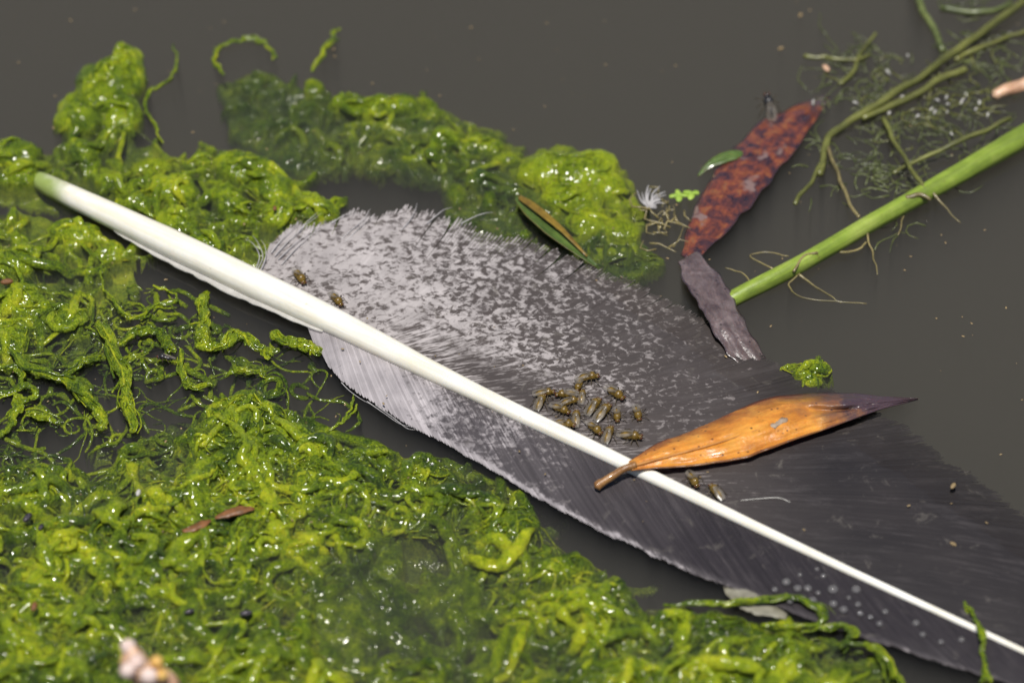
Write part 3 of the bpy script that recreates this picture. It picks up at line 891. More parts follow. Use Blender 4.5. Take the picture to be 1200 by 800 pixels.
# ------------------------------------------------------------------ leaves
def blade(name, spine, halfw, nz=18, nu=46, arch=0.1, edge_up=0.0, zfun=None, mats=(), thick=0.012, ragged=0.0, seed=0, parent=None, rib=0.02):
    """a leaf blade: spine of photo positions (x, y, z), half widths in px to the far and near side at each spine point"""
    a = np.array(spine, float); hw = np.array(halfw, float)
    ta = np.linspace(0, 1, len(a))
    t = np.linspace(0, 1, nu)
    c = catmull(a, 12); tc = np.linspace(0, 1, len(c))
    cx, cy, cz = (np.interp(t, tc, c[:, k]) for k in range(3))
    hu, hl = (np.interp(t, ta, hw[:, k]) for k in range(2))
    w = np.linspace(-1, 1, nz)                                   # -1 far edge, +1 near edge
    gx, gy = np.gradient(cx), np.gradient(cy); L = np.hypot(gx, gy); nx, ny = -gy / L, gx / L
    sgn = np.sign(ny.mean()) or 1.0
    nx, ny = nx * sgn, ny * sgn                                  # points down the picture
    h = np.where(w[None] < 0, hu[:, None], hl[:, None]) * w[None]
    if ragged:
        h = h * (1 + ragged * (np.abs(w[None]) > 0.8) * (vnoise(t[:, None] * 22, w[None] * 2 + 5, seed) - 0.5))
    px = cx[:, None] + nx[:, None] * h; py = cy[:, None] + ny[:, None] * h
    W_ = (hu + hl)[:, None] * UX
    z = cz[:, None] + arch * W_ * (1 - w[None] ** 2) + edge_up * W_ * np.clip(w[None] - 0.72, 0, 1) * 3 - rib * np.exp(-(w[None] / 0.12) ** 2)
    z = z + 0.02 * (fbm(t[:, None] * 9, w[None] * 1.5 + 4, seed) - 0.45)
    if zfun is not None:
        z = z + zfun(t[:, None], w[None])
    v = Pn(px, py, z)
    lo = v.copy(); lo[..., 2] -= thick
    n1, n2 = v.shape[:2]
    V = np.vstack([v.reshape(-1, 3), lo.reshape(-1, 3)])
    i, j = np.meshgrid(np.arange(n1 - 1), np.arange(n2 - 1), indexing='ij'); b = i * n2 + j
    f = np.stack([b, b + n2, b + n2 + 1, b + 1], -1).reshape(-1, 4); N = n1 * n2
    f2 = f[:, ::-1] + N
    ring = np.concatenate([np.arange(n2), np.arange(1, n1) * n2 + n2 - 1, (n1 - 1) * n2 + np.arange(n2 - 2, -1, -1), np.arange(n1 - 2, 0, -1) * n2])
    f3 = np.stack([ring, np.roll(ring, -1), np.roll(ring, -1) + N, ring + N], -1)
    uv = np.stack([np.repeat(t[:, None], n2, 1), np.repeat(w[None], n1, 0)], -1).reshape(-1, 2)
    return mesh_np(name, V, np.vstack([f, f2, f3]), mats, uv=np.vstack([uv, uv]))


def dead_leaf_mat(name, ctl, spots, tipc=None, tip=(0.7, 0.8), patch=None, rough=0.35, coat=0.35, sc=2.6, edge=False):
    m, t, out = nt(name)
    co = coords(t)
    uv = nd(t, 'ShaderNodeUVMap', uv_map='UVMap').outputs[0]
    c = ramp(t, noise(t, co, sc, 5, 0.66, 0.5), ctl)
    vein = noise(t, nd(t, 'ShaderNodeMapping', {'Vector': uv, 'Scale': (14.0, 5.0, 1.0)}).outputs[0], 1.0, 4, 0.65)
    c = mixc(t, 1.0, c, ramp(t, vein, [(0.3, 0.75), (0.7, 1.22)]), 'MULTIPLY')
    if patch:
        c = mixc(t, ramp(t, noise(t, co, patch[1], 3, 0.5, 0.3), [(patch[2], 0.0), (patch[2] + 0.05, 1.0)]), c, patch[0])
    vo = nd(t, 'ShaderNodeTexVoronoi', {'Vector': co, 'Scale': 9.0}).outputs['Distance']
    sel = noise(t, co, 3.0, 1)
    sp = math_(t, 'MULTIPLY', ramp(t, vo, [(0.10, 1.0), (0.20, 0.0)]), ramp(t, sel, [(0.42, 0.0), (0.5, 1.0)]))
    c = mixc(t, math_(t, 'MULTIPLY', sp, 0.85), c, spots)
    sx = nd(t, 'ShaderNodeSeparateXYZ', {0: uv}).outputs
    # a browned margin
    ed = math_(t, 'ABSOLUTE', sx[1])
    c = mixc(t, ramp(t, math_(t, 'ADD', ed, math_(t, 'MULTIPLY', vein, 0.12)), [(0.97, 0.0), (1.04, 0.75)]), c, spots)
    if edge:                                                     # darker red-brown towards the far margin
        em = math_(t, 'ADD', math_(t, 'MULTIPLY', sx[1], -1.0), math_(t, 'MULTIPLY', math_(t, 'SUBTRACT', noise(t, co, 4.0, 4), 0.5), 0.9))
        c = mixc(t, ramp(t, em, [(0.55, 0.0), (0.95, 0.8)]), c, (0.13, 0.035, 0.02))
    if tipc:
        tt = math_(t, 'ADD', sx[0], math_(t, 'MULTIPLY', math_(t, 'SUBTRACT', noise(t, co, 5.0, 3), 0.5), 0.22))
        tt = math_(t, 'SUBTRACT', tt, math_(t, 'MULTIPLY', sx[1], 0.05))
        c = mixc(t, ramp(t, tt, [(tip[0], 0.0), (tip[1], 1.0)]), c, tipc)
    nb = bump(t, math_(t, 'ADD', math_(t, 'MULTIPLY', vein, 0.7), noise(t, co, 24.0, 3)), 0.45, 0.015)
    b = nd(t, 'ShaderNodeBsdfPrincipled', {'Base Color': c, 'Roughness': rough, 'Coat Weight': coat, 'Coat Roughness': 0.15, 'Normal': nb,
                                            'Subsurface Weight': 0.15, 'Subsurface Radius': (0.05, 0.02, 0.01), 'Subsurface Scale': 1.0})
    t.links.new(b.outputs[0], out.inputs[0])
    return m


M['leaf_orange'] = dead_leaf_mat('orange_dead_leaf', [(0.3, (0.36, 0.12, 0.018)), (0.5, (0.56, 0.22, 0.030)), (0.72, (0.68, 0.33, 0.06))], (0.05, 0.018, 0.012), (0.060, 0.036, 0.045), (0.56, 0.74), edge=True)
M['leaf_red'] = dead_leaf_mat('red_dead_leaf', [(0.36, (0.030, 0.018, 0.026)), (0.46, (0.075, 0.028, 0.028)), (0.55, (0.165, 0.045, 0.026)), (0.64, (0.22, 0.080, 0.03)), (0.74, (0.10, 0.065, 0.068))], (0.035, 0.022, 0.03), (0.09, 0.065, 0.08), (0.86, 0.96), ((0.19, 0.125, 0.115), 2.2, 0.60), 0.25, 0.6, 5.5)
M['leaf_mauve'] = dead_leaf_mat('mauve_dead_leaf', [(0.3, (0.05, 0.034, 0.036)), (0.5, (0.11, 0.08, 0.08)), (0.75, (0.19, 0.15, 0.15))], (0.03, 0.02, 0.025), None, (0, 1), None, 0.3, 0.5, 4.5)
M['leaf_green'] = dead_leaf_mat('green_blade', [(0.3, (0.04, 0.07, 0.016)), (0.55, (0.08, 0.13, 0.025)), (0.75, (0.15, 0.20, 0.05))], (0.08, 0.05, 0.01), None, (0, 1), None, 0.4, 0.25)
M['leaf_fresh'] = simple('fresh_green_leaf', [(0.3, (0.26, 0.42, 0.05)), (0.7, (0.42, 0.58, 0.10))], 8, 0.4, trans=0.2)
M['petiole'] = simple('leaf_stalk', [(0.3, (0.16, 0.07, 0.02)), (0.7, (0.32, 0.16, 0.05))], 9, 0.4, coat=0.3)

leaf = thing('dead_leaf', 'orange curled dead leaf lying across the quill', 'leaf', P(745, 545, 0.1))


def fold(t, w):
    roll = -0.10 * sstep(-0.55, -1.0, w) * sstep(0.05, 0.2, t) * sstep(0.8, 0.6, t)          # far edge rolled under
    crease = -0.09 * np.exp(-((w + 0.25 - (t - 0.62) * 3.0) / 0.16) ** 2) * sstep(0.55, 0.64, t) * sstep(0.80, 0.72, t)
    wr = 0.05 * (fbm(t * 16, w * 2.2 + 7, 51) - 0.45) + 0.03 * (fbm(t * 34, w * 5 + 3, 53) - 0.45)
    return roll + crease + wr * sstep(0.03, 0.15, t)


me = blade('blade', [(738, 545, 0.23), (775, 534, 0.18), (820, 523, 0.15), (870, 508, 0.13), (915, 494, 0.12), (955, 486, 0.10), (1000, 477, 0.06), (1035, 472, 0.02), (1076, 467, -0.06)],
           [(5, 6), (16, 14), (24, 22), (30, 28), (31, 26), (26, 20), (17, 13), (8, 6), (0.6, 0.6)], 30, 90, 0.24, 0.18, fold, [M['leaf_orange']], 0.016, 0.06, 4, rib=0.012)
part('blade', me, leaf)
pp = px_path([(699, 570, 0.14), (706, 565, 0.17), (718, 557, 0.22), (732, 549, 0.25), (745, 544, 0.265)], 6)
v, f = tube_np(pp, np.array([0.055, 0.062] + list(np.linspace(0.058, 0.045, len(pp) - 2))), 10, 0.15, 2, 12)
part('stalk', mesh_np('stalk', v, f, [M['petiole']]), leaf)
pp = px_path([(740, 546, 0.27), (780, 535.5, 0.268), (840, 519, 0.275), (900, 500, 0.255), (940, 490, 0.20)], 8)
v, f = tube_np(pp, np.linspace(0.020, 0.006, len(pp)), 8)
M['rib'] = simple('orange_rib', [(0.3, (0.36, 0.14, 0.03)), (0.7, (0.52, 0.24, 0.06))], 6, 0.4)
part('midrib', mesh_np('midrib', v, f, [M['rib']]), leaf)
# the small grey scab on the orange blade
M['scab'] = simple('grey_scab', [(0.3, (0.22, 0.15, 0.10)), (0.7, (0.36, 0.29, 0.22))], 14, 0.6)
pp = px_path([(903, 500, 0.275), (913, 495, 0.27), (922, 490, 0.26)], 5)
v, f = tube_np(pp, np.array([0.02] + [0.05] * (len(pp) - 2) + [0.02]), 8, 0.5, 7, 20, 0.35)
part('scab', mesh_np('scab', v, f, [M['scab']]), leaf)

leaf2 = thing('dead_leaf', 'sodden red-brown blotched leaf beside the green stem', 'leaf', P(860, 220, 0))
me = blade('blade', [(806, 303, 0.0), (826, 268, 0.0), (850, 232, 0.01), (880, 195, 0.01), (912, 163, 0.0), (942, 137, -0.03), (972, 112, -0.09)],
           [(9, 9), (22, 21), (30, 28), (31, 28), (27, 24), (17, 15), (2, 2)], 20, 54, 0.12, 0.05, lambda t, w: 0.05 * (fbm(t * 12, w * 3 + 9, 31) - 0.45), [M['leaf_red']], 0.016, 0.22, 8)
part('blade', me, leaf2)
leaf3 = thing('dead_leaf', 'withered mauve-grey leaf strip running under the feather edge', 'leaf', P(840, 350, 0))
me = blade('blade', [(806, 300, 0.03), (818, 320, 0.06), (834, 343, 0.09), (848, 370, 0.06), (866, 402, -0.02), (886, 428, -0.12)],
           [(13, 13), (18, 19), (20, 20), (20, 19), (19, 18), (14, 14)], 16, 40, 0.10, 0.12, lambda t, w: 0.05 * (fbm(t * 9, w * 4 + 2, 41) - 0.45), [M['leaf_mauve']], 0.014, 0.2, 12)
part('blade', me, leaf3)

gb = thing('grass_blade', 'green rolled grass blade with browned tip poking from the bright algae', 'leaf', P(650, 268, 0))
me = blade('blade', [(606, 230, 0.13), (622, 244, 0.13), (645, 265, 0.11), (668, 285, 0.08), (700, 312, 0.0)],
           [(4, 5), (8, 10), (8, 10), (6, 7), (1.5, 2)], 14, 34, -0.25, 0.1, None, [M['leaf_green']], 0.014, 0.0, 3, rib=0.0)
part('blade', me, gb)
M['brown_tip'] = simple('browned_tip', [(0.3, (0.10, 0.06, 0.01)), (0.7, (0.26, 0.17, 0.02))], 9, 0.3, coat=0.5)
me = blade('tip', [(608, 231, 0.16), (620, 240, 0.165), (636, 252, 0.16), (660, 272, 0.14), (688, 300, 0.06)], [(3, 2), (6, 2), (6, 2), (4, 1.5), (1, 1)], 8, 24, 0.1, 0.0, None, [M['brown_tip']], 0.012, 0, 5, rib=0.0)
part('tip', me, gb)

gl = thing('small_leaf', 'small slim green leaf touching the red-brown leaf', 'leaf', P(845, 188, 0))
part('blade', blade('blade', [(818, 206, 0.0), (830, 194, 0.05), (846, 186, 0.08), (862, 181, 0.08), (874, 180, 0.05)], [(1, 1), (4, 4), (7, 6), (6, 6), (1, 1)], 10, 24, 0.15, 0, None, [M['leaf_green']], 0.012, 0, 6), gl)

# a tiny lobed floating plant
fr = thing('duckweed', 'tiny pale yellow-green lobed duckweed by the white tuft', 'plant', P(800, 228, 0.06))
for q, (cx, cy, R0, k_, ph) in enumerate([(795, 229, 11, 4, 0.4), (810, 227, 10, 3, 1.3)]):
    a = np.linspace(0, 2 * np.pi, 40, endpoint=False)
    rr = R0 * (0.78 + 0.26 * np.cos(k_ * a + ph) + 0.05 * np.cos(7 * a))
    rings = [Pn(cx + rr * u * np.cos(a), cy + 0.62 * rr * u * np.sin(a), 0.085 + 0.012 * q + 0.02 * (1 - u) + 0.012 * u * np.cos(k_ * a + ph)) for u in (0.02, 0.35, 0.7, 1.0)]
    lo = rings[-1].copy(); lo[:, 2] -= 0.015; rings.append(lo)
    V = np.vstack(rings); i = np.arange(40); j = (i + 1) % 40
    F = np.vstack([np.stack([b * 40 + i, b * 40 + 40 + i, b * 40 + 40 + j, b * 40 + j], -1) for b in range(4)])
    part('frond', mesh_np('frond', V, F, [M['leaf_fresh']]), fr)

# ------------------------------------------------------------------ stems and twigs
def stem_mat(name, stops, rough=0.4):
    m, t, out = nt(name)
    co = coords(t)
    c = ramp(t, noise(t, co, 1.8, 4, 0.6), stops)
    c = mixc(t, ramp(t, noise(t, co, 12, 3, 0.6), [(0.62, 0.0), (0.72, 0.55)]), c, (0.13, 0.10, 0.02))
    al = nd(t, 'ShaderNodeVectorRotate', {'Vector': co, 'Angle': -0.68}, rotation_type='Z_AXIS').outputs[0]
    sk = noise(t, nd(t, 'ShaderNodeMapping', {'Vector': al, 'Scale': (0.7, 16.0, 16.0)}).outputs[0], 1.0, 3, 0.6)
    c = mixc(t, 1.0, c, ramp(t, sk, [(0.3, 0.66), (0.7, 1.25)]), 'MULTIPLY')
    b = nd(t, 'ShaderNodeBsdfPrincipled', {'Base Color': c, 'Roughness': rough, 'Subsurface Weight': 0.2, 'Subsurface Radius': (0.08, 0.1, 0.03), 'Subsurface Scale': 1.0,
                                            'Coat Weight': 0.25, 'Coat Roughness': 0.2, 'Normal': bump(t, noise(t, co, 16, 3), 0.3, 0.012)})
    t.links.new(b.outputs[0], out.inputs[0])
    return m


M['stem'] = stem_mat('green_stem', [(0.3, (0.13, 0.19, 0.022)), (0.55, (0.21, 0.29, 0.035)), (0.75, (0.31, 0.37, 0.08))])
M['thin'] = stem_mat('olive_stem', [(0.3, (0.07, 0.075, 0.018)), (0.7, (0.16, 0.165, 0.04))])
M['root'] = stem_mat('pale_root', [(0.3, (0.10, 0.085, 0.035)), (0.7, (0.26, 0.21, 0.09))])
M['twig'] = stem_mat('pink_twig', [(0.3, (0.42, 0.22, 0.13)), (0.7, (0.70, 0.48, 0.32))])


def strand(name, pts, r, mat, label, cat='stem', group=None, taper=None, lump=0.12, freq=6, n=8, ns=10, wob=0.0, seed=0):
    """one strand: photo path, radius in px"""
    pp = px_path(pts, n, wob, seed)
    rad = np.linspace(r, taper if taper is not None else r, len(pp)) * UX
    v, f = tube_np(pp, rad, ns, lump, seed, freq)
    return link(name, mesh_np(name, v, f, [M[mat]]), label=label, category=cat, group=group)


gs = thing('plant_stem', 'thick bright green stem slanting in from the right edge', 'stem', P(1000, 270, 0))
pp = px_path([(836, 364, -0.10), (868, 345, 0.01), (940, 308, 0.08), (1020, 262, 0.09), (1100, 217, 0.10), (1200, 160, 0.12), (1290, 106, 0.14)], 10)
v, f = tube_np(pp, np.interp(np.linspace(0, 1, len(pp)), [0, 0.2, 0.6, 0.85, 1], [10, 10.5, 11, 14, 16]) * UX, 20, 0.05, 5, 2)
part('stem', mesh_np('stem', v, f, [M['stem']]), gs)
for pts, r in [([(1062, 232, 0.2), (1078, 228, 0.22), (1090, 234, 0.18)], 3.0), ([(930, 318, .16), (942, 300, .2), (958, 296, .2)], 1.6)]:
    pp = px_path(pts, 6); v, f = tube_np(pp, r * UX, 8, 0.3, 3, 9); part('node', mesh_np('node', v, f, [M['root']]), gs)
for pts, r, tr in [([(934, 322, .04), (925, 335, .02), (940, 348, .02), (985, 354, .01), (1015, 355, 0)], 1.6, .7), ([(935, 322, .05), (950, 332, .03), (975, 348, .02), (985, 355, 0)], 2.2, .8),
                   ([(1016, 262, .1), (1018, 280, .05), (1024, 302, .02), (1028, 322, 0)], 2.2, .8), ([(985, 297, .08), (1005, 292, .06), (1016, 284, .04)], 2.2, 1.5),
                   ([(905, 316, .05), (880, 300, .03), (895, 296, .02), (925, 300, .06)], 1.5, 1.0), ([(1090, 222, .16), (1105, 240, .08), (1126, 261, .02)], 2.6, .8),
                   ([(880, 330, .03), (866, 318, .02), (850, 314, .02)], 1.3, .7), ([(1072, 240, .06), (1060, 252, .02), (1052, 275, 0)], 1.6, .8)]:
    pp = px_path(pts, 7, 0.03, int(pts[0][0])); v, f = tube_np(pp, np.linspace(r, tr, len(pp)) * 0.8 * UX, 7, 0.15, 2, 8); part('rootlet', mesh_np('rootlet', v, f, [M['root']]), gs)

G = 'thin stems tangled beyond the green stem'
for pts, r, mt, lb, tp in [
    ([(962, 205, .02), (966, 180, .05), (975, 158, .06), (1005, 138, .08), (1060, 102, .1), (1110, 68, .1), (1160, 30, .12), (1200, 0, .12), (1230, -25, .12)], 4.2, 'thin', 'long olive stem arching over to the top right corner', 5.5),
    ([(930, 238, 0), (948, 215, .02), (963, 190, .04), (972, 168, .05)], 2.6, 'thin', 'slender olive stem hugging the red-brown leaf', 2.6),
    ([(1066, -30, .1), (1078, 5, .08), (1090, 28, .05), (1106, 60, 0)], 5.5, 'veil_stem', 'short dull green stem cut off by the top edge', 4.0),
    ([(970, 172, .06), (985, 210, .08), (1000, 245, .1), (1006, 254, .1)], 2.6, 'root', 'straight tan stalk dropping onto the thick green stem', 2.2),
    ([(1036, 140, .05), (1052, 172, .12), (1072, 205, .2), (1084, 222, .2)], 3.0, 'thin', 'yellow-green stalk crossing down to the thick green stem', 2.6),
    ([(1046, 204, .06), (1082, 184, .12), (1130, 163, .18), (1185, 140, .22)], 2.6, 'thin', 'thin grey-green stalk lying along the thick green stem', 3.2),
    ([(944, 66, 0), (975, 68, .02), (1000, 70, .02), (1020, 64, 0)], 3.2, 'thin', 'short level olive stalk floating in open water', 2.4),
    ([(1010, 140, .05), (1060, 118, .06), (1105, 92, .08), (1132, 80, .08)], 4.0, 'thin', 'side shoot forking off the long olive stem', 5.0),
    ([(985, 100, 0), (1000, 82, .03), (1010, 62, .03), (1028, 40, 0)], 3.5, 'thin', 'stubby olive shoot near the level floating stalk', 2.0),
    ([(1105, 10, 0), (1150, 15, .03), (1185, 5, .03)], 5.0, 'veil_stem', 'blurred dark green stem along the top edge', 3.0),
    ([(1120, 70, 0), (1150, 55, .03), (1190, 40, .04), (1220, 35, .04)], 3.5, 'thin', 'olive shoot running off the right edge', 2.5)]:
    if mt == 'veil_stem' and 'veil_stem' not in M:
        M['veil_stem'] = stem_mat('dull_stem', [(0.3, (0.045, 0.060, 0.018)), (0.7, (0.13, 0.155, 0.045))])
    strand('thin_stem', pts, r, mt, lb, 'stem', G, tp, 0.15, 5, 8, 9, 0.04, int(pts[0][0]))
strand('twig', [(1166, 112, .06), (1180, 106, .08), (1205, 98, .1), (1240, 88, .1)], 7, 'twig', 'pale pink twig end entering at the right edge', 'twig', None, 10, 0.25, 4)

# the blurred knobbly twig close to the lens at the lower edge
tw = thing('twig', 'blurred pinkish knobbly twig tip at the bottom edge', 'twig', P(190, 800, 0.4))
pp = px_path([(150, 760, 2.0), (162, 778, 1.9), (178, 796, 1.8), (205, 830, 1.5), (250, 900, 0.8), (310, 1000, -0.3)], 7)
v, f = tube_np(pp, np.interp(np.linspace(0, 1, len(pp)), [0, .08, .3, 1], [9, 13, 17, 18]) * UX, 14, 0.35, 9, 6)
part('stalk', mesh_np('stalk', v, f, [M['twig']]), tw)
M['bud'] = simple('orange_bud', [(0.3, (0.55, 0.26, 0.04)), (0.7, (0.75, 0.5, 0.16))], 10, 0.5)
M['budw'] = simple('pale_bud', [(0.3, (0.6, 0.42, 0.36)), (0.7, (0.8, 0.68, 0.62))], 10, 0.5)
for q, (x, y, r, mt) in enumerate([(150, 757, 9, 'budw'), (160, 775, 9, 'budw'), (183, 775, 7, 'bud'), (150, 785, 9, 'budw'), (175, 792, 9, 'budw'), (190, 790, 7, 'bud')]):
    a = P(x, y, 2.05)
    pp = np.array([[a.x, a.y, a.z - r * UX], [a.x, a.y, a.z - .5 * r * UX], [a.x, a.y, a.z], [a.x, a.y, a.z + .6 * r * UX], [a.x, a.y, a.z + r * UX]])
    v, f = tube_np(pp, np.array([.3, .85, 1, .8, .3]) * r * UX, 10, 0.15, q, 9); part('bud', mesh_np('bud', v, f, [M[mt]]), tw)

# ------------------------------------------------------------------ single strands of weed
G = 'loose algae strands'
for pts, r, lb, tp in [
    ([(204, 52, 0), (207, 72, .02), (197, 94, .02), (177, 108, .02), (170, 124, .02), (178, 140, .03), (190, 165, .04)], 2.2, 'hair-thin green algae thread curling above the quill end', 2.0),
    ([(262, 90, 0), (251, 70, .03), (264, 53, .04), (290, 47, .04), (312, 53, .03), (324, 68, 0)], 4.0, 'looped algae strand at the far end of the veil', 3.2),
    ([(368, 82, 0), (378, 64, .04), (390, 44, .02), (396, 36, -.03)], 4.6, 'short stubby algae strand pointing away from the band', 3.0),
    ([(118, 317, .02), (124, 340, .02), (144, 364, .02), (160, 372, .02), (180, 360, .02), (206, 352, .02), (194, 339, .02), (178, 335, .02)], 2.4, 'thin bent algae thread on open water below the quill', 2.0),
    ([(118, 380, .0), (132, 408, .05), (143, 440, .06), (150, 470, .06), (156, 506, .02)], 9.5, 'thick knobbly algae rope running down towards the mat', 9.0),
    ([(143, 404, .02), (158, 391, .04), (182, 389, .04), (198, 404, .03), (206, 412, .0)], 6.0, 'arched algae strand branching from the thick rope', 5.0),
    ([(212, 410, .0), (213, 436, .03), (222, 450, .03), (244, 452, .0)], 5.0, 'short hooked algae strand near the dead black fly', 4.0),
    ([(240, 343, .0), (238, 368, .05), (237, 392, .05), (243, 405, .02)], 9.5, 'upright stubby algae rope tucked under the quill', 8.5),
    ([(232, 404, .0), (258, 406, .04), (278, 394, .04), (300, 404, .03), (318, 415, -.02)], 7.5, 'wavy algae rope lying beside the stubby upright one', 8.0),
    ([(12, 412, .02), (42, 434, .05), (78, 446, .05), (102, 466, .05), (118, 488, .04), (118, 502, .02)], 9.0, 'slanting thick algae rope near the left edge', 7.5),
    ([(-14, 431, .02), (12, 430, .04), (25, 442, .04), (20, 455, .03), (-14, 464, .02)], 4.5, 'hairpin algae strand at the left edge', 4.0),
    ([(20, 456, .03), (32, 452, .05), (40, 462, .05), (30, 470, .05), (20, 466, .04), (22, 482, .03), (12, 500, .02), (-6, 515, .0)], 5.0, 'ringed algae strand with a tail at the left edge', 5.0),
    ([(72, 444, .02), (92, 426, .04), (120, 416, .02)], 7.0, 'side algae strand bridging the two thick ropes', 6.0),
    ([(262, 440, .0), (286, 434, .03), (312, 440, .0)], 4.0, 'short level algae strand below the wavy rope', 3.0),
    ([(384, 506, .0), (400, 494, .02), (412, 478, .02), (416, 462, .0)], 2.2, 'slim algae thread reaching from the mat to the feather', 1.4),
    ([(318, 388, -.02), (340, 402, .04), (362, 408, .05), (378, 414, .0)], 9.0, 'plump algae strand under the foot of the vane', 7.0),
    ([(34, 486, .0), (46, 488, .04), (58, 490, .03), (70, 498, .0)], 6.0, 'small algae scrap floating by the ringed strand', 3.0),
    ([(1131, 704, .09), (1142, 722, .15), (1150, 745, .16), (1153, 768, .1), (1156, 795, .08)], 3.8, 'green algae strand hanging across the thin quill end', 3.2),
    ([(780, 708, .04), (840, 708, .08), (890, 703, .10), (935, 702, .10), (968, 722, .09), (940, 734, .07), (890, 732, .05)], 5.5, 'looped algae rope at the mat edge overlapping the lower vane', 4.5),
    ([(955, 738, .08), (985, 732, .09), (1000, 742, .09), (985, 756, .06)], 4.5, 'small algae loop resting on the lower vane', 4.0),
    ([(990, 752, .08), (1022, 758, .1), (1044, 778, .1), (1058, 806, .08)], 5.0, 'algae rope curling down off the lower vane', 4.5),
    ([(430, 350, -.04), (432, 352, -.04)], .1, '', .1)]:
    if lb:
        sd0 = int(abs(pts[0][0])) + len(pts)
        pp = px_path(pts, 12, 0.06, sd0)
        k_ = np.linspace(0, 1, len(pp))
        rad = (r + (tp - r) * k_) * UX * (0.70 + 0.5 * vnoise(k_ * 11, 0 * k_ + sd0, 6)) * (0.35 + 0.65 * np.sin(np.pi * np.clip(k_, 0.03, 0.97)) ** 0.4)
        ps = [tube_np(pp, rad * 0.82, 12, 0.42, sd0, 14, 0.8, True, 0.12)]; hs_ = [np.full(len(ps[0][0]), 0.45)]
        gg = random.Random(sd0)
        for q in range(max(4, int(r * 2.2))):                     # frayed filaments wound round the strand
            i0 = gg.randrange(0, max(1, len(pp) - 8)); i1 = min(len(pp), i0 + gg.randrange(8, 30))
            sg = pp[i0:i1].copy(); n_ = len(sg); th = gg.uniform(0, 6.3) + np.linspace(0, gg.uniform(-5, 5), n_)
            off = rad[i0:i1] * gg.uniform(0.75, 1.05); dv = np.gradient(sg, axis=0); dv /= np.linalg.norm(dv, axis=1)[:, None] + 1e-9
            sdv = np.stack([-dv[:, 1], dv[:, 0], 0 * dv[:, 0]], -1)
            sg += sdv * (np.cos(th) * off)[:, None]; sg[:, 2] += np.abs(np.sin(th)) * off * 0.8
            if gg.random() < 0.4:                                  # a loose end straying off
                sg[:, :2] += sdv[:, :2] * (np.linspace(0, 1, n_) ** 2 * gg.uniform(-0.12, 0.12))[:, None]; sg[:, 2] *= np.linspace(1, 0.3, n_)
            tv = tube_np(sg, gg.uniform(0.8, 1.7) * UX, 5); ps.append(tv); hs_.append(np.full(len(tv[0]), gg.uniform(0.1, 0.95)))
        v, f = join_np(ps)
        link('algae_strand', mesh_np('algae_strand', v, f, [M['algae']], attrs={'hue': np.concatenate(hs_)}), label=lb, category='algae', group=G)

M['white_bit'] = simple('white_bit', [(0.3, (0.30, 0.29, 0.26)), (0.7, (0.62, 0.60, 0.57))], 12, 0.4)
M['moss'] = simple('moss', [(0.3, (0.05, 0.09, 0.01)), (0.7, (0.20, 0.26, 0.03))], 8, 0.5)


def tuft(name, label, cat, cx, cy, sx, sy, n, L, r, mat, z=0.03, seed=0, zr=0.12, curl=1.5, pname='sprig'):
    """a little tangle: every sprig its own curved thread, one mesh (too fine to pick apart)"""
    g = random.Random(seed); parts = []
    for i in range(n):
        x, y = g.gauss(cx, sx), g.gauss(cy, sy)
        w = np.array(rand_rope(x, y, L * g.uniform(0.5, 1.3), z, seed * 50 + i, curl))
        w[:, 2] = z + np.linspace(0, g.uniform(-0.3, 1.0) * zr, len(w)) + 0.02 * np.sin(np.arange(len(w)))
        parts.append(tube_np(w[::2], np.linspace(r, r * 0.4, len(w[::2])) * UX, 5))
    v, f = join_np(parts)
    o = link(name, mesh_np(name, v, f, [M[mat]]), label=label, category=cat)
    return o


tuft('root_tangle', 'wiry beige root tangle below the white tuft', 'roots', 776, 262, 12, 13, 26, 0.5, 1.5, 'root', 0.03, 5, 0.12, 3.0)['kind'] = 'stuff'
tuft('weed_tangle', 'blurred tangle of fine pond weed behind the green stem', 'weed', 1080, 128, 60, 32, 120, 0.6, 1.1, 'veil_stem', -0.09, 7, 0.12, 2.0)['kind'] = 'stuff'
tuft('weed_tangle', 'wisp of fine pond weed above the red-brown leaf tip', 'weed', 1005, 80, 20, 24, 50, 0.5, 1.2, 'veil_stem', -0.07, 8, 0.1, 2.0)['kind'] = 'stuff'
tuft('weed_tangle', 'faint weed threads sunk under the thick green stem', 'weed', 1040, 205, 40, 26, 80, 0.6, 1.2, 'veil_stem', -0.07, 9, 0.08, 2.0)['kind'] = 'stuff'
tuft('weed_tangle', 'fine weed threads in the top right corner', 'weed', 1160, 50, 36, 32, 55, 0.5, 1.4, 'veil_stem', -0.06, 10, 0.1, 2.0)['kind'] = 'stuff'

tuft('weed_tangle', 'pale frayed weed bits caught along the long olive stem', 'weed', 1065, 115, 45, 22, 26, 0.10, 1.8, 'white_bit', 0.0, 12, 0.06, 1.0)['kind'] = 'stuff'
tuft('weed_tangle', 'olive weed shreds knotted round the side shoot', 'weed', 1100, 105, 50, 28, 50, 0.5, 1.5, 'thin', -0.05, 13, 0.1, 2.0)['kind'] = 'stuff'
down = thing('downy_tuft', 'white fluffy down tuft beside the bright algae dome', 'feather', P(760, 232, 0.05))
for i in range(17):
    a = -math.pi / 2 + R_.gauss(0, 0.55)
    L = R_.uniform(14, 28)
    pp = px_path([(762 + R_.gauss(0, 3), 244, .04), (761 + L * .5 * math.cos(a), 243 + L * .5 * math.sin(a), .10), (760 + L * math.cos(a + .3), 243 + L * math.sin(a + .3), .12)], 5)
    v, f = tube_np(pp, np.linspace(1.5, .5, len(pp)) * UX, 5); part('barb', mesh_np('barb', v, f, [M['down']]), down)

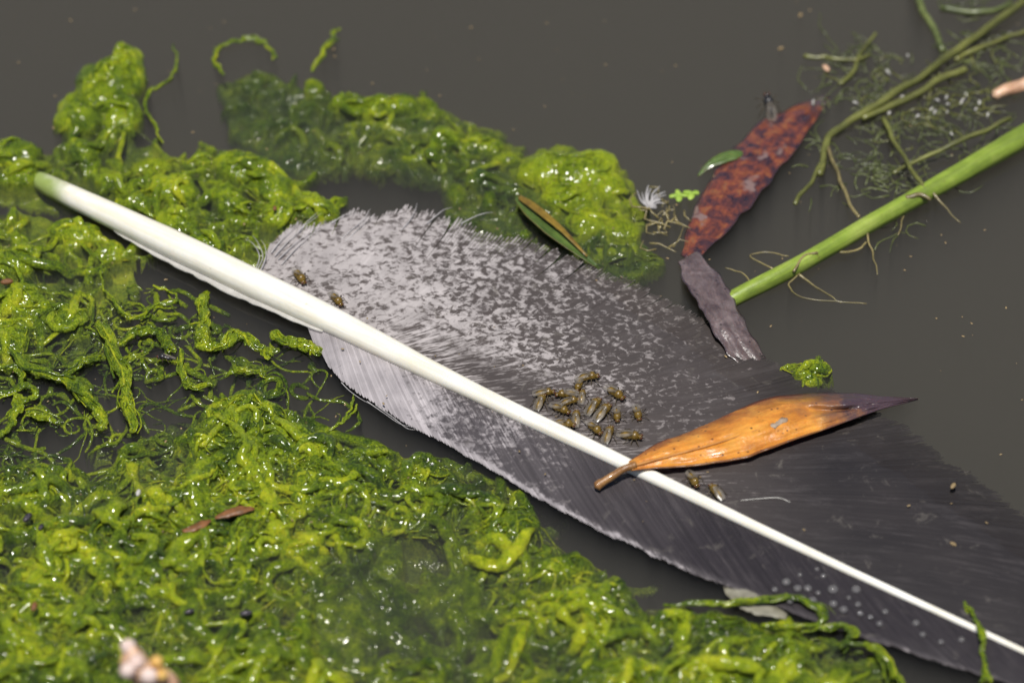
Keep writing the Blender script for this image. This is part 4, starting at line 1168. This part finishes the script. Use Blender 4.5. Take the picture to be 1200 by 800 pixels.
# ------------------------------------------------------------------ flies
M['fly'] = simple('fly_body', [(0.3, (0.045, 0.028, 0.005)), (0.48, (0.14, 0.085, 0.010)), (0.7, (0.28, 0.17, 0.022))], 17, 0.38, 40, 0.008, coat=0.2)
M['fly_dark'] = simple('fly_dark', [(0.3, (0.008, 0.008, 0.010)), (0.7, (0.03, 0.028, 0.03))], 11, 0.3, coat=0.3)
M['fly_eye'] = simple('fly_eye', [(0.3, (0.05, 0.015, 0.008)), (0.7, (0.10, 0.03, 0.012))], 20, 0.25)
M['fly_leg'] = simple('fly_leg', [(0.3, (0.02, 0.014, 0.006)), (0.7, (0.06, 0.04, 0.014))], 20, 0.5)


def wing_mat():
    m, t, out = nt('fly_wing')
    co = coords(t)
    c = ramp(t, noise(t, co, 16, 3), [(0.3, (0.13, 0.11, 0.085)), (0.7, (0.30, 0.27, 0.23))])
    b = nd(t, 'ShaderNodeBsdfPrincipled', {'Base Color': c, 'Roughness': 0.22, 'Alpha': 0.5, 'Normal': bump(t, noise(t, co, 30, 2), 0.4, 0.006)})
    t.links.new(b.outputs[0], out.inputs[0])
    return m


M['wing'] = wing_mat()


def ell_profile(xs, rs, hs, zc, ns=12):
    """a body swept along x from elliptical sections"""
    a = np.linspace(0, 2 * np.pi, ns, endpoint=False)
    V = np.stack([np.repeat(np.array(xs)[:, None], ns, 1), np.array(rs)[:, None] * np.cos(a), np.array(zc)[:, None] + np.array(hs)[:, None] * np.sin(a)], -1).reshape(-1, 3)
    n = len(xs); i = np.arange(n - 1)[:, None] * ns; j = np.arange(ns)[None]; j2 = (j + 1) % ns
    return V, np.stack([i + j, i + ns + j, i + ns + j2, i + j2], -1).reshape(-1, 4)


def sph(cx, cy, cz, rx, ry, rz, nu=8, nv=10):
    th = np.linspace(0.02, np.pi - 0.02, nu); ph = np.linspace(0, 2 * np.pi, nv, endpoint=False)
    V = np.stack([cx + rx * np.cos(th)[:, None] + 0 * ph, cy + ry * np.sin(th)[:, None] * np.cos(ph), cz + rz * np.sin(th)[:, None] * np.sin(ph)], -1).reshape(-1, 3)
    i = np.arange(nu - 1)[:, None] * nv; j = np.arange(nv)[None]; j2 = (j + 1) % nv
    return V, np.stack([i + j, i + nv + j, i + nv + j2, i + j2], -1).reshape(-1, 4)


def fly_meshes(dark=False):
    """a fly about 0.22 cm long, head towards +x, feet on z = 0"""
    bm_ = M['fly_dark'] if dark else M['fly']
    xs = [-.105, -.10, -.085, -.07, -.055, -.04, -.025, -.012, 0.0, .015, .035, .052, .062, .068]
    rs = [.003, .014, .024, .031, .034, .035, .034, .031, .031, .035, .036, .032, .022, .012]
    hs = [.003, .012, .020, .026, .029, .030, .029, .028, .030, .036, .039, .033, .020, .012]
    rs = [1.12 * r * (1 + .05 * (i % 2)) for i, r in enumerate(rs)]
    zc = [.036, .037, .040, .043, .045, .046, .047, .049, .052, .056, .058, .055, .050, .048]
    body = mesh_np('body', *ell_profile(xs, rs, hs, zc), [bm_])
    head = mesh_np('head', *sph(.078, 0, .046, .017, .028, .023), [bm_])
    out = [('body', body), ('head', head)]
    for s_ in (-1, 1):
        out.append(('eye', mesh_np('eye', *sph(.088, s_ * .017, .050, .013, .011, .016, 6, 8), [M['fly_eye']])))
    for s_ in (-1, 1):
        u = np.linspace(0, 1, 9)
        lead = np.stack([0.018 - .150 * u, s_ * (.014 + .034 * np.sin(np.pi * np.clip(u * .62 + .05, 0, 1)) * (1 - .45 * u ** 3)), .092 - .048 * u], -1)
        trail = np.stack([.012 - .148 * u ** 0.9, s_ * (-.004 + .012 * np.sin(np.pi * u)), .096 - .046 * u + .004 * s_], -1)
        mid = (lead + trail) / 2; mid[:, 2] += .005
        V = np.vstack([lead, mid, trail]); i = np.arange(8)
        F = np.vstack([np.stack([i, i + 1, i + 10, i + 9], -1), np.stack([i + 9, i + 10, i + 19, i + 18], -1)])
        out.append(('wing', mesh_np('wing', V, F, [M['wing']])))
    for s_ in (-1, 1):
        for x0, x1 in ((.040, .075), (.020, .010), (.004, -.055)):
            pth_ = np.array([[x0, s_ * .024, .040], [(x0 + x1) / 2, s_ * .060, .056], [x1, s_ * .082, .020], [x1 + (x1 - x0) * .4, s_ * .098, .002]])
            out.append(('leg', mesh_np('leg', *tube_np(pth_, [.0055, .0045, .003, .002], 5), [M['fly_leg']])))
    for s_ in (-1, 1):
        out.append(('antenna', mesh_np('antenna', *tube_np(np.array([[.098, s_ * .008, .052], [.110, s_ * .012, .054], [.120, s_ * .016, .048]]), [.003, .002, .001], 5), [M['fly_leg']])))
    return out


FLY, FLYD = fly_meshes(), fly_meshes(True)


def vane_z(px, py):
    return 0.135 if abs(py - rach(px)) < rach_r(px) / UX * 0.7 else 0.085


def fly(px, py, ang, scale, label, z=None, dark=False, roll=0.0, group='flies gathered on the feather', pitch=0.0):
    """ang: heading in the picture, degrees, 0 = right, 90 = up"""
    z = vane_z(px, py) if z is None else z
    e = thing('fly', label, 'fly', P(px, py + 3, z), group)
    a = math.radians(ang)
    e.rotation_euler = (roll, pitch, math.atan2(math.sin(a) / math.sin(PITCH), math.cos(a)))
    e.scale = (scale * 1.36,) * 3
    for nm, me_ in (FLYD if dark else FLY):
        o = bpy.data.objects.new(nm, me_); COL.objects.link(o); o.parent = e


for px, py, ang, sc, lb in [
    (690, 443, 6, 1.05, 'topmost fly of the cluster, facing away from the quill base'),
    (679, 452, 250, 0.85, 'small fly just below the topmost one'),
    (639, 460, 5, 0.95, 'fly at the upper left of the cluster, first of the level row of two'),
    (662, 462, 185, 1.0, 'second fly of the level row of two, tail towards the middle'),
    (682, 464, 80, 0.85, 'fly squeezed between the level row and the open middle of the cluster'),
    (669, 471, 12, 0.95, 'fly under the level row, in the thick of the cluster'),
    (634, 471, 62, 1.0, 'leftmost fly of the cluster, its wings over the quill'),
    (658, 480, 335, 1.0, 'fly below the leftmost pair, head turned to the cluster middle'),
    (676, 490, 86, 1.0, 'upright fly whose wings reach the white quill'),
    (697, 477, 50, 1.15, 'grey-winged fly in the cluster middle, upper of the slanting pair'),
    (707, 483, 46, 1.15, 'grey-winged fly in the cluster middle, lower of the slanting pair'),
    (722, 462, 325, 1.1, 'fly at the upper right of the cluster'),
    (724, 487, 272, 0.9, 'small fly below the upper right one'),
    (662, 498, 350, 1.05, 'fly standing on the white quill edge'),
    (697, 503, 318, 1.0, 'fly at the lower edge of the cluster, just above the quill'),
    (714, 509, 66, 1.05, 'lowest fly of the cluster, its pale wings towards the quill'),
    (748, 485, 285, 0.95, 'lone dark fly on the right fringe of the cluster'),
    (740, 511, 352, 1.1, 'fly nearest the orange leaf stalk, lying level'),
    (351, 326, 305, 1.1, 'fly on the pale foot of the vane, nearer the loose white barbs'),
    (395, 352, 310, 1.0, 'fly on the pale foot of the vane, nearer the cluster'),
    (813, 563, 300, 1.0, 'fly by the quill below the orange leaf, upper of two'),
    (838, 576, 130, 1.0, 'fly by the quill below the orange leaf, lower of two')]:
    fly(px, py, ang, sc, lb, roll=R_.uniform(-.2, .2))
fly(193, 420, 175, 0.8, 'tiny dead black fly floating among the algae ropes', 0.0, True, 0.5, 'dead flies')
fly(900, 122, 110, 1.3, 'black fly perched at the tip side of the red-brown leaf', 0.08, True, 0.0, 'dead flies', -0.6)

# ------------------------------------------------------------------ bubbles, scraps and specks
def bubble_mat():
    m, t, out = nt('air_bubble')
    fr_ = nd(t, 'ShaderNodeFresnel', {'IOR': 1.45})
    tr = nd(t, 'ShaderNodeBsdfTransparent', {'Color': (0.86, 0.86, 0.88, 1)})
    gl_ = nd(t, 'ShaderNodeBsdfGlossy', {'Roughness': 0.08})
    df = nd(t, 'ShaderNodeBsdfDiffuse', {'Color': (0.34, 0.325, 0.325, 1)})
    m1 = nd(t, 'ShaderNodeMixShader', {0: 0.30, 1: tr.outputs[0], 2: df.outputs[0]})
    m2 = nd(t, 'ShaderNodeMixShader', {0: fr_.outputs[0], 1: m1.outputs[0], 2: gl_.outputs[0]})
    t.links.new(m2.outputs[0], out.inputs[0])
    return m


M['bubble'] = bubble_mat()
bub = mesh_np('water_bead', *sph(0, 0, 0, 1, 1, 0.8, 10, 14), [M['bubble']])
for zx, zy, r in [(155, 82, 17), (105, 115, 12), (205, 110, 16), (250, 110, 16), (360, 115, 20), (462, 115, 18), (172, 165, 13), (270, 165, 18), (362, 178, 16), (407, 203, 16), (470, 180, 12), (480, 220, 12),
                  (525, 235, 10), (590, 212, 12), (565, 265, 12), (725, 262, 14), (755, 312, 12), (835, 345, 11), (925, 335, 12), (318, 55, 11), (295, 130, 10), (215, 50, 9), (290, 25, 9), (430, 150, 9)]:
    x, y, r = 880 + zx / 3.75, 660 + zy / 3.75, r / 3.75 * UX * 1.15
    o = link('water_bead', bub, label=('largest clear bead of water on the dark lower vane' if r > 19.5 / 3.75 * UX * 1.15 else 'small clear bead of water on the dark lower vane'), category='water bead', group='beads of water on the lower vane')
    o.location = P(x, y, 0.07); o.scale = (r, r, r)

M['husk'] = simple('tan_husk', [(0.3, (0.16, 0.11, 0.05)), (0.7, (0.32, 0.23, 0.11))], 12, 0.5)
M['scrap'] = simple('brown_scrap', [(0.3, (0.09, 0.04, 0.012)), (0.7, (0.24, 0.10, 0.035))], 8, 0.45)
M['seed_dark'] = simple('dark_seed', [(0.3, (0.012, 0.010, 0.014)), (0.7, (0.04, 0.03, 0.04))], 9, 0.3, coat=0.4)
seedm = {k: mesh_np('seed', *sph(0, 0, 0, 1, .55, .45, 8, 10), [M[k]]) for k in ('husk', 'scrap', 'seed_dark', 'white_bit')}
for px, py, ang, r, z, mt, lb, nm in [
    (1117, 569, 60, 6, 0.07, 'husk', 'tan seed on the dark vane near the far edge', 'seed'), (1117, 637, 145, 5, 0.08, 'husk', 'tan seed on the dark vane halfway to the quill', 'seed'),
    (32, 606, 60, 9, 0.15, 'seed_dark', 'glossy dark seed in the mat near the left edge', 'seed'), (48, 617, 70, 6, 0.12, 'seed_dark', 'smaller dark seed beside the glossy one', 'seed'),
    (40, 710, 80, 8, 0.2, 'scrap', 'reddish seed in the mat below the dark pair', 'seed'), (222, 716, 20, 7, 0.1, 'seed_dark', 'dark seed sunk in the mat hollow, left of two', 'seed'),
    (288, 718, 10, 9, 0.1, 'seed_dark', 'dark seed sunk in the mat hollow, right of two', 'seed'), (162, 577, 80, 6, 0.16, 'white_bit', 'pale pebble-like seed on the mat', 'seed'),
    (8, 330, 10, 9, 0.15, 'scrap', 'brown seed in the heap at the left edge', 'seed'), (322, 244, 90, 5, 0.17, 'scrap', 'brown speck on the algae clump near the vane', 'seed'),
    (915, 57, 30, 5, 0.0, 'husk', 'pale speck floating in open water, lower of two', 'seed'), (938, 18, 70, 5, 0.0, 'husk', 'dim speck floating in open water, upper of two', 'seed'),
    (968, 80, 120, 8, 0.02, 'twig', 'pinkish seed floating beside the level stalk', 'seed')]:
    me_ = seedm.get(mt) or seedm.setdefault(mt, mesh_np('seed', *sph(0, 0, 0, 1, .55, .45, 8, 10), [M[mt]]))
    o = link(nm, me_, label=lb, category='seed', group='small seeds and specks'); o.location = P(px, py, z)
    a = math.radians(ang); o.rotation_euler = (0, 0, a); o.scale = (r * UX * 0.85,) * 3

for pts, hw, lb in [([(214, 622, .12), (226, 618, .13), (238, 614, .13), (247, 609, .12)], [(1.5, 1.5), (3.5, 4.5), (5, 3.5), (1, 1.5)], 'small orange-brown leaf scrap on the algae mat'),
                    ([(252, 606, .10), (266, 601, .12), (282, 598, .12), (298, 596, .10)], [(1, 2), (4, 5), (6, 4), (2, 1)], 'olive-brown leaf scrap beside the orange-brown one')]:
    me = blade('leaf_scrap', pts, hw, 8, 16, 0.15, 0, None, [M['scrap' if 'orange' in lb else 'husk']], 0.012, 0.3, 3, rib=0)
    link('leaf_scrap', me, label=lb, category='leaf', group='leaf scraps on the mat')

M['film'] = simple('pale_film', [(0.3, (0.17, 0.16, 0.11)), (0.7, (0.40, 0.38, 0.30))], 5, 0.4, coat=0.3, alpha=0.62)
me = blade('pale_scrap', [(846, 672, -.04), (858, 687, .0), (875, 701, .02), (895, 712, .02), (922, 722, -.02)], [(3, 3), (10, 10), (13, 14), (12, 9), (3, 3)], 14, 34, 0.06, 0, None, [M['film']], 0.012, 0.35, 9, rib=0)
link('pale_scrap', me, label='pale torn scrap under the lower vane edge', category='scrap')
strand('fibre', [(868, 586, .09), (890, 584, .1), (912, 583, .11), (926, 588, .1)], 0.45, 'white_bit', 'fine white fibre lying on the dark vane', 'fibre', None, 0.5, 0.1)
# drifting dust on the water and the vane: too small to count
g = random.Random(77); parts = []
for i in range(240):
    x, y = g.uniform(-20, 1220), g.uniform(-20, 640)
    p = P(x, y, 0.012 if not (QX[:, 0].min() < x and abs(y - rach(x)) < 110) else 0.10)
    r = UX * g.choice([0.5, 0.6, 0.8, 1.0, 1.3])
    v, f = sph(0, 0, 0, r * g.uniform(1, 2), r, r * .5, 5, 6); a = g.uniform(0, 3.1)
    v = np.stack([v[:, 0] * math.cos(a) - v[:, 1] * math.sin(a) + p.x, v[:, 0] * math.sin(a) + v[:, 1] * math.cos(a) + p.y, v[:, 2] + p.z], -1)
    parts.append((v, f))
v, f = join_np(parts)
link('debris', mesh_np('debris', v, f, [M['husk']]), kind='stuff', label='fine pale dust drifting on the water and feather', category='debris')
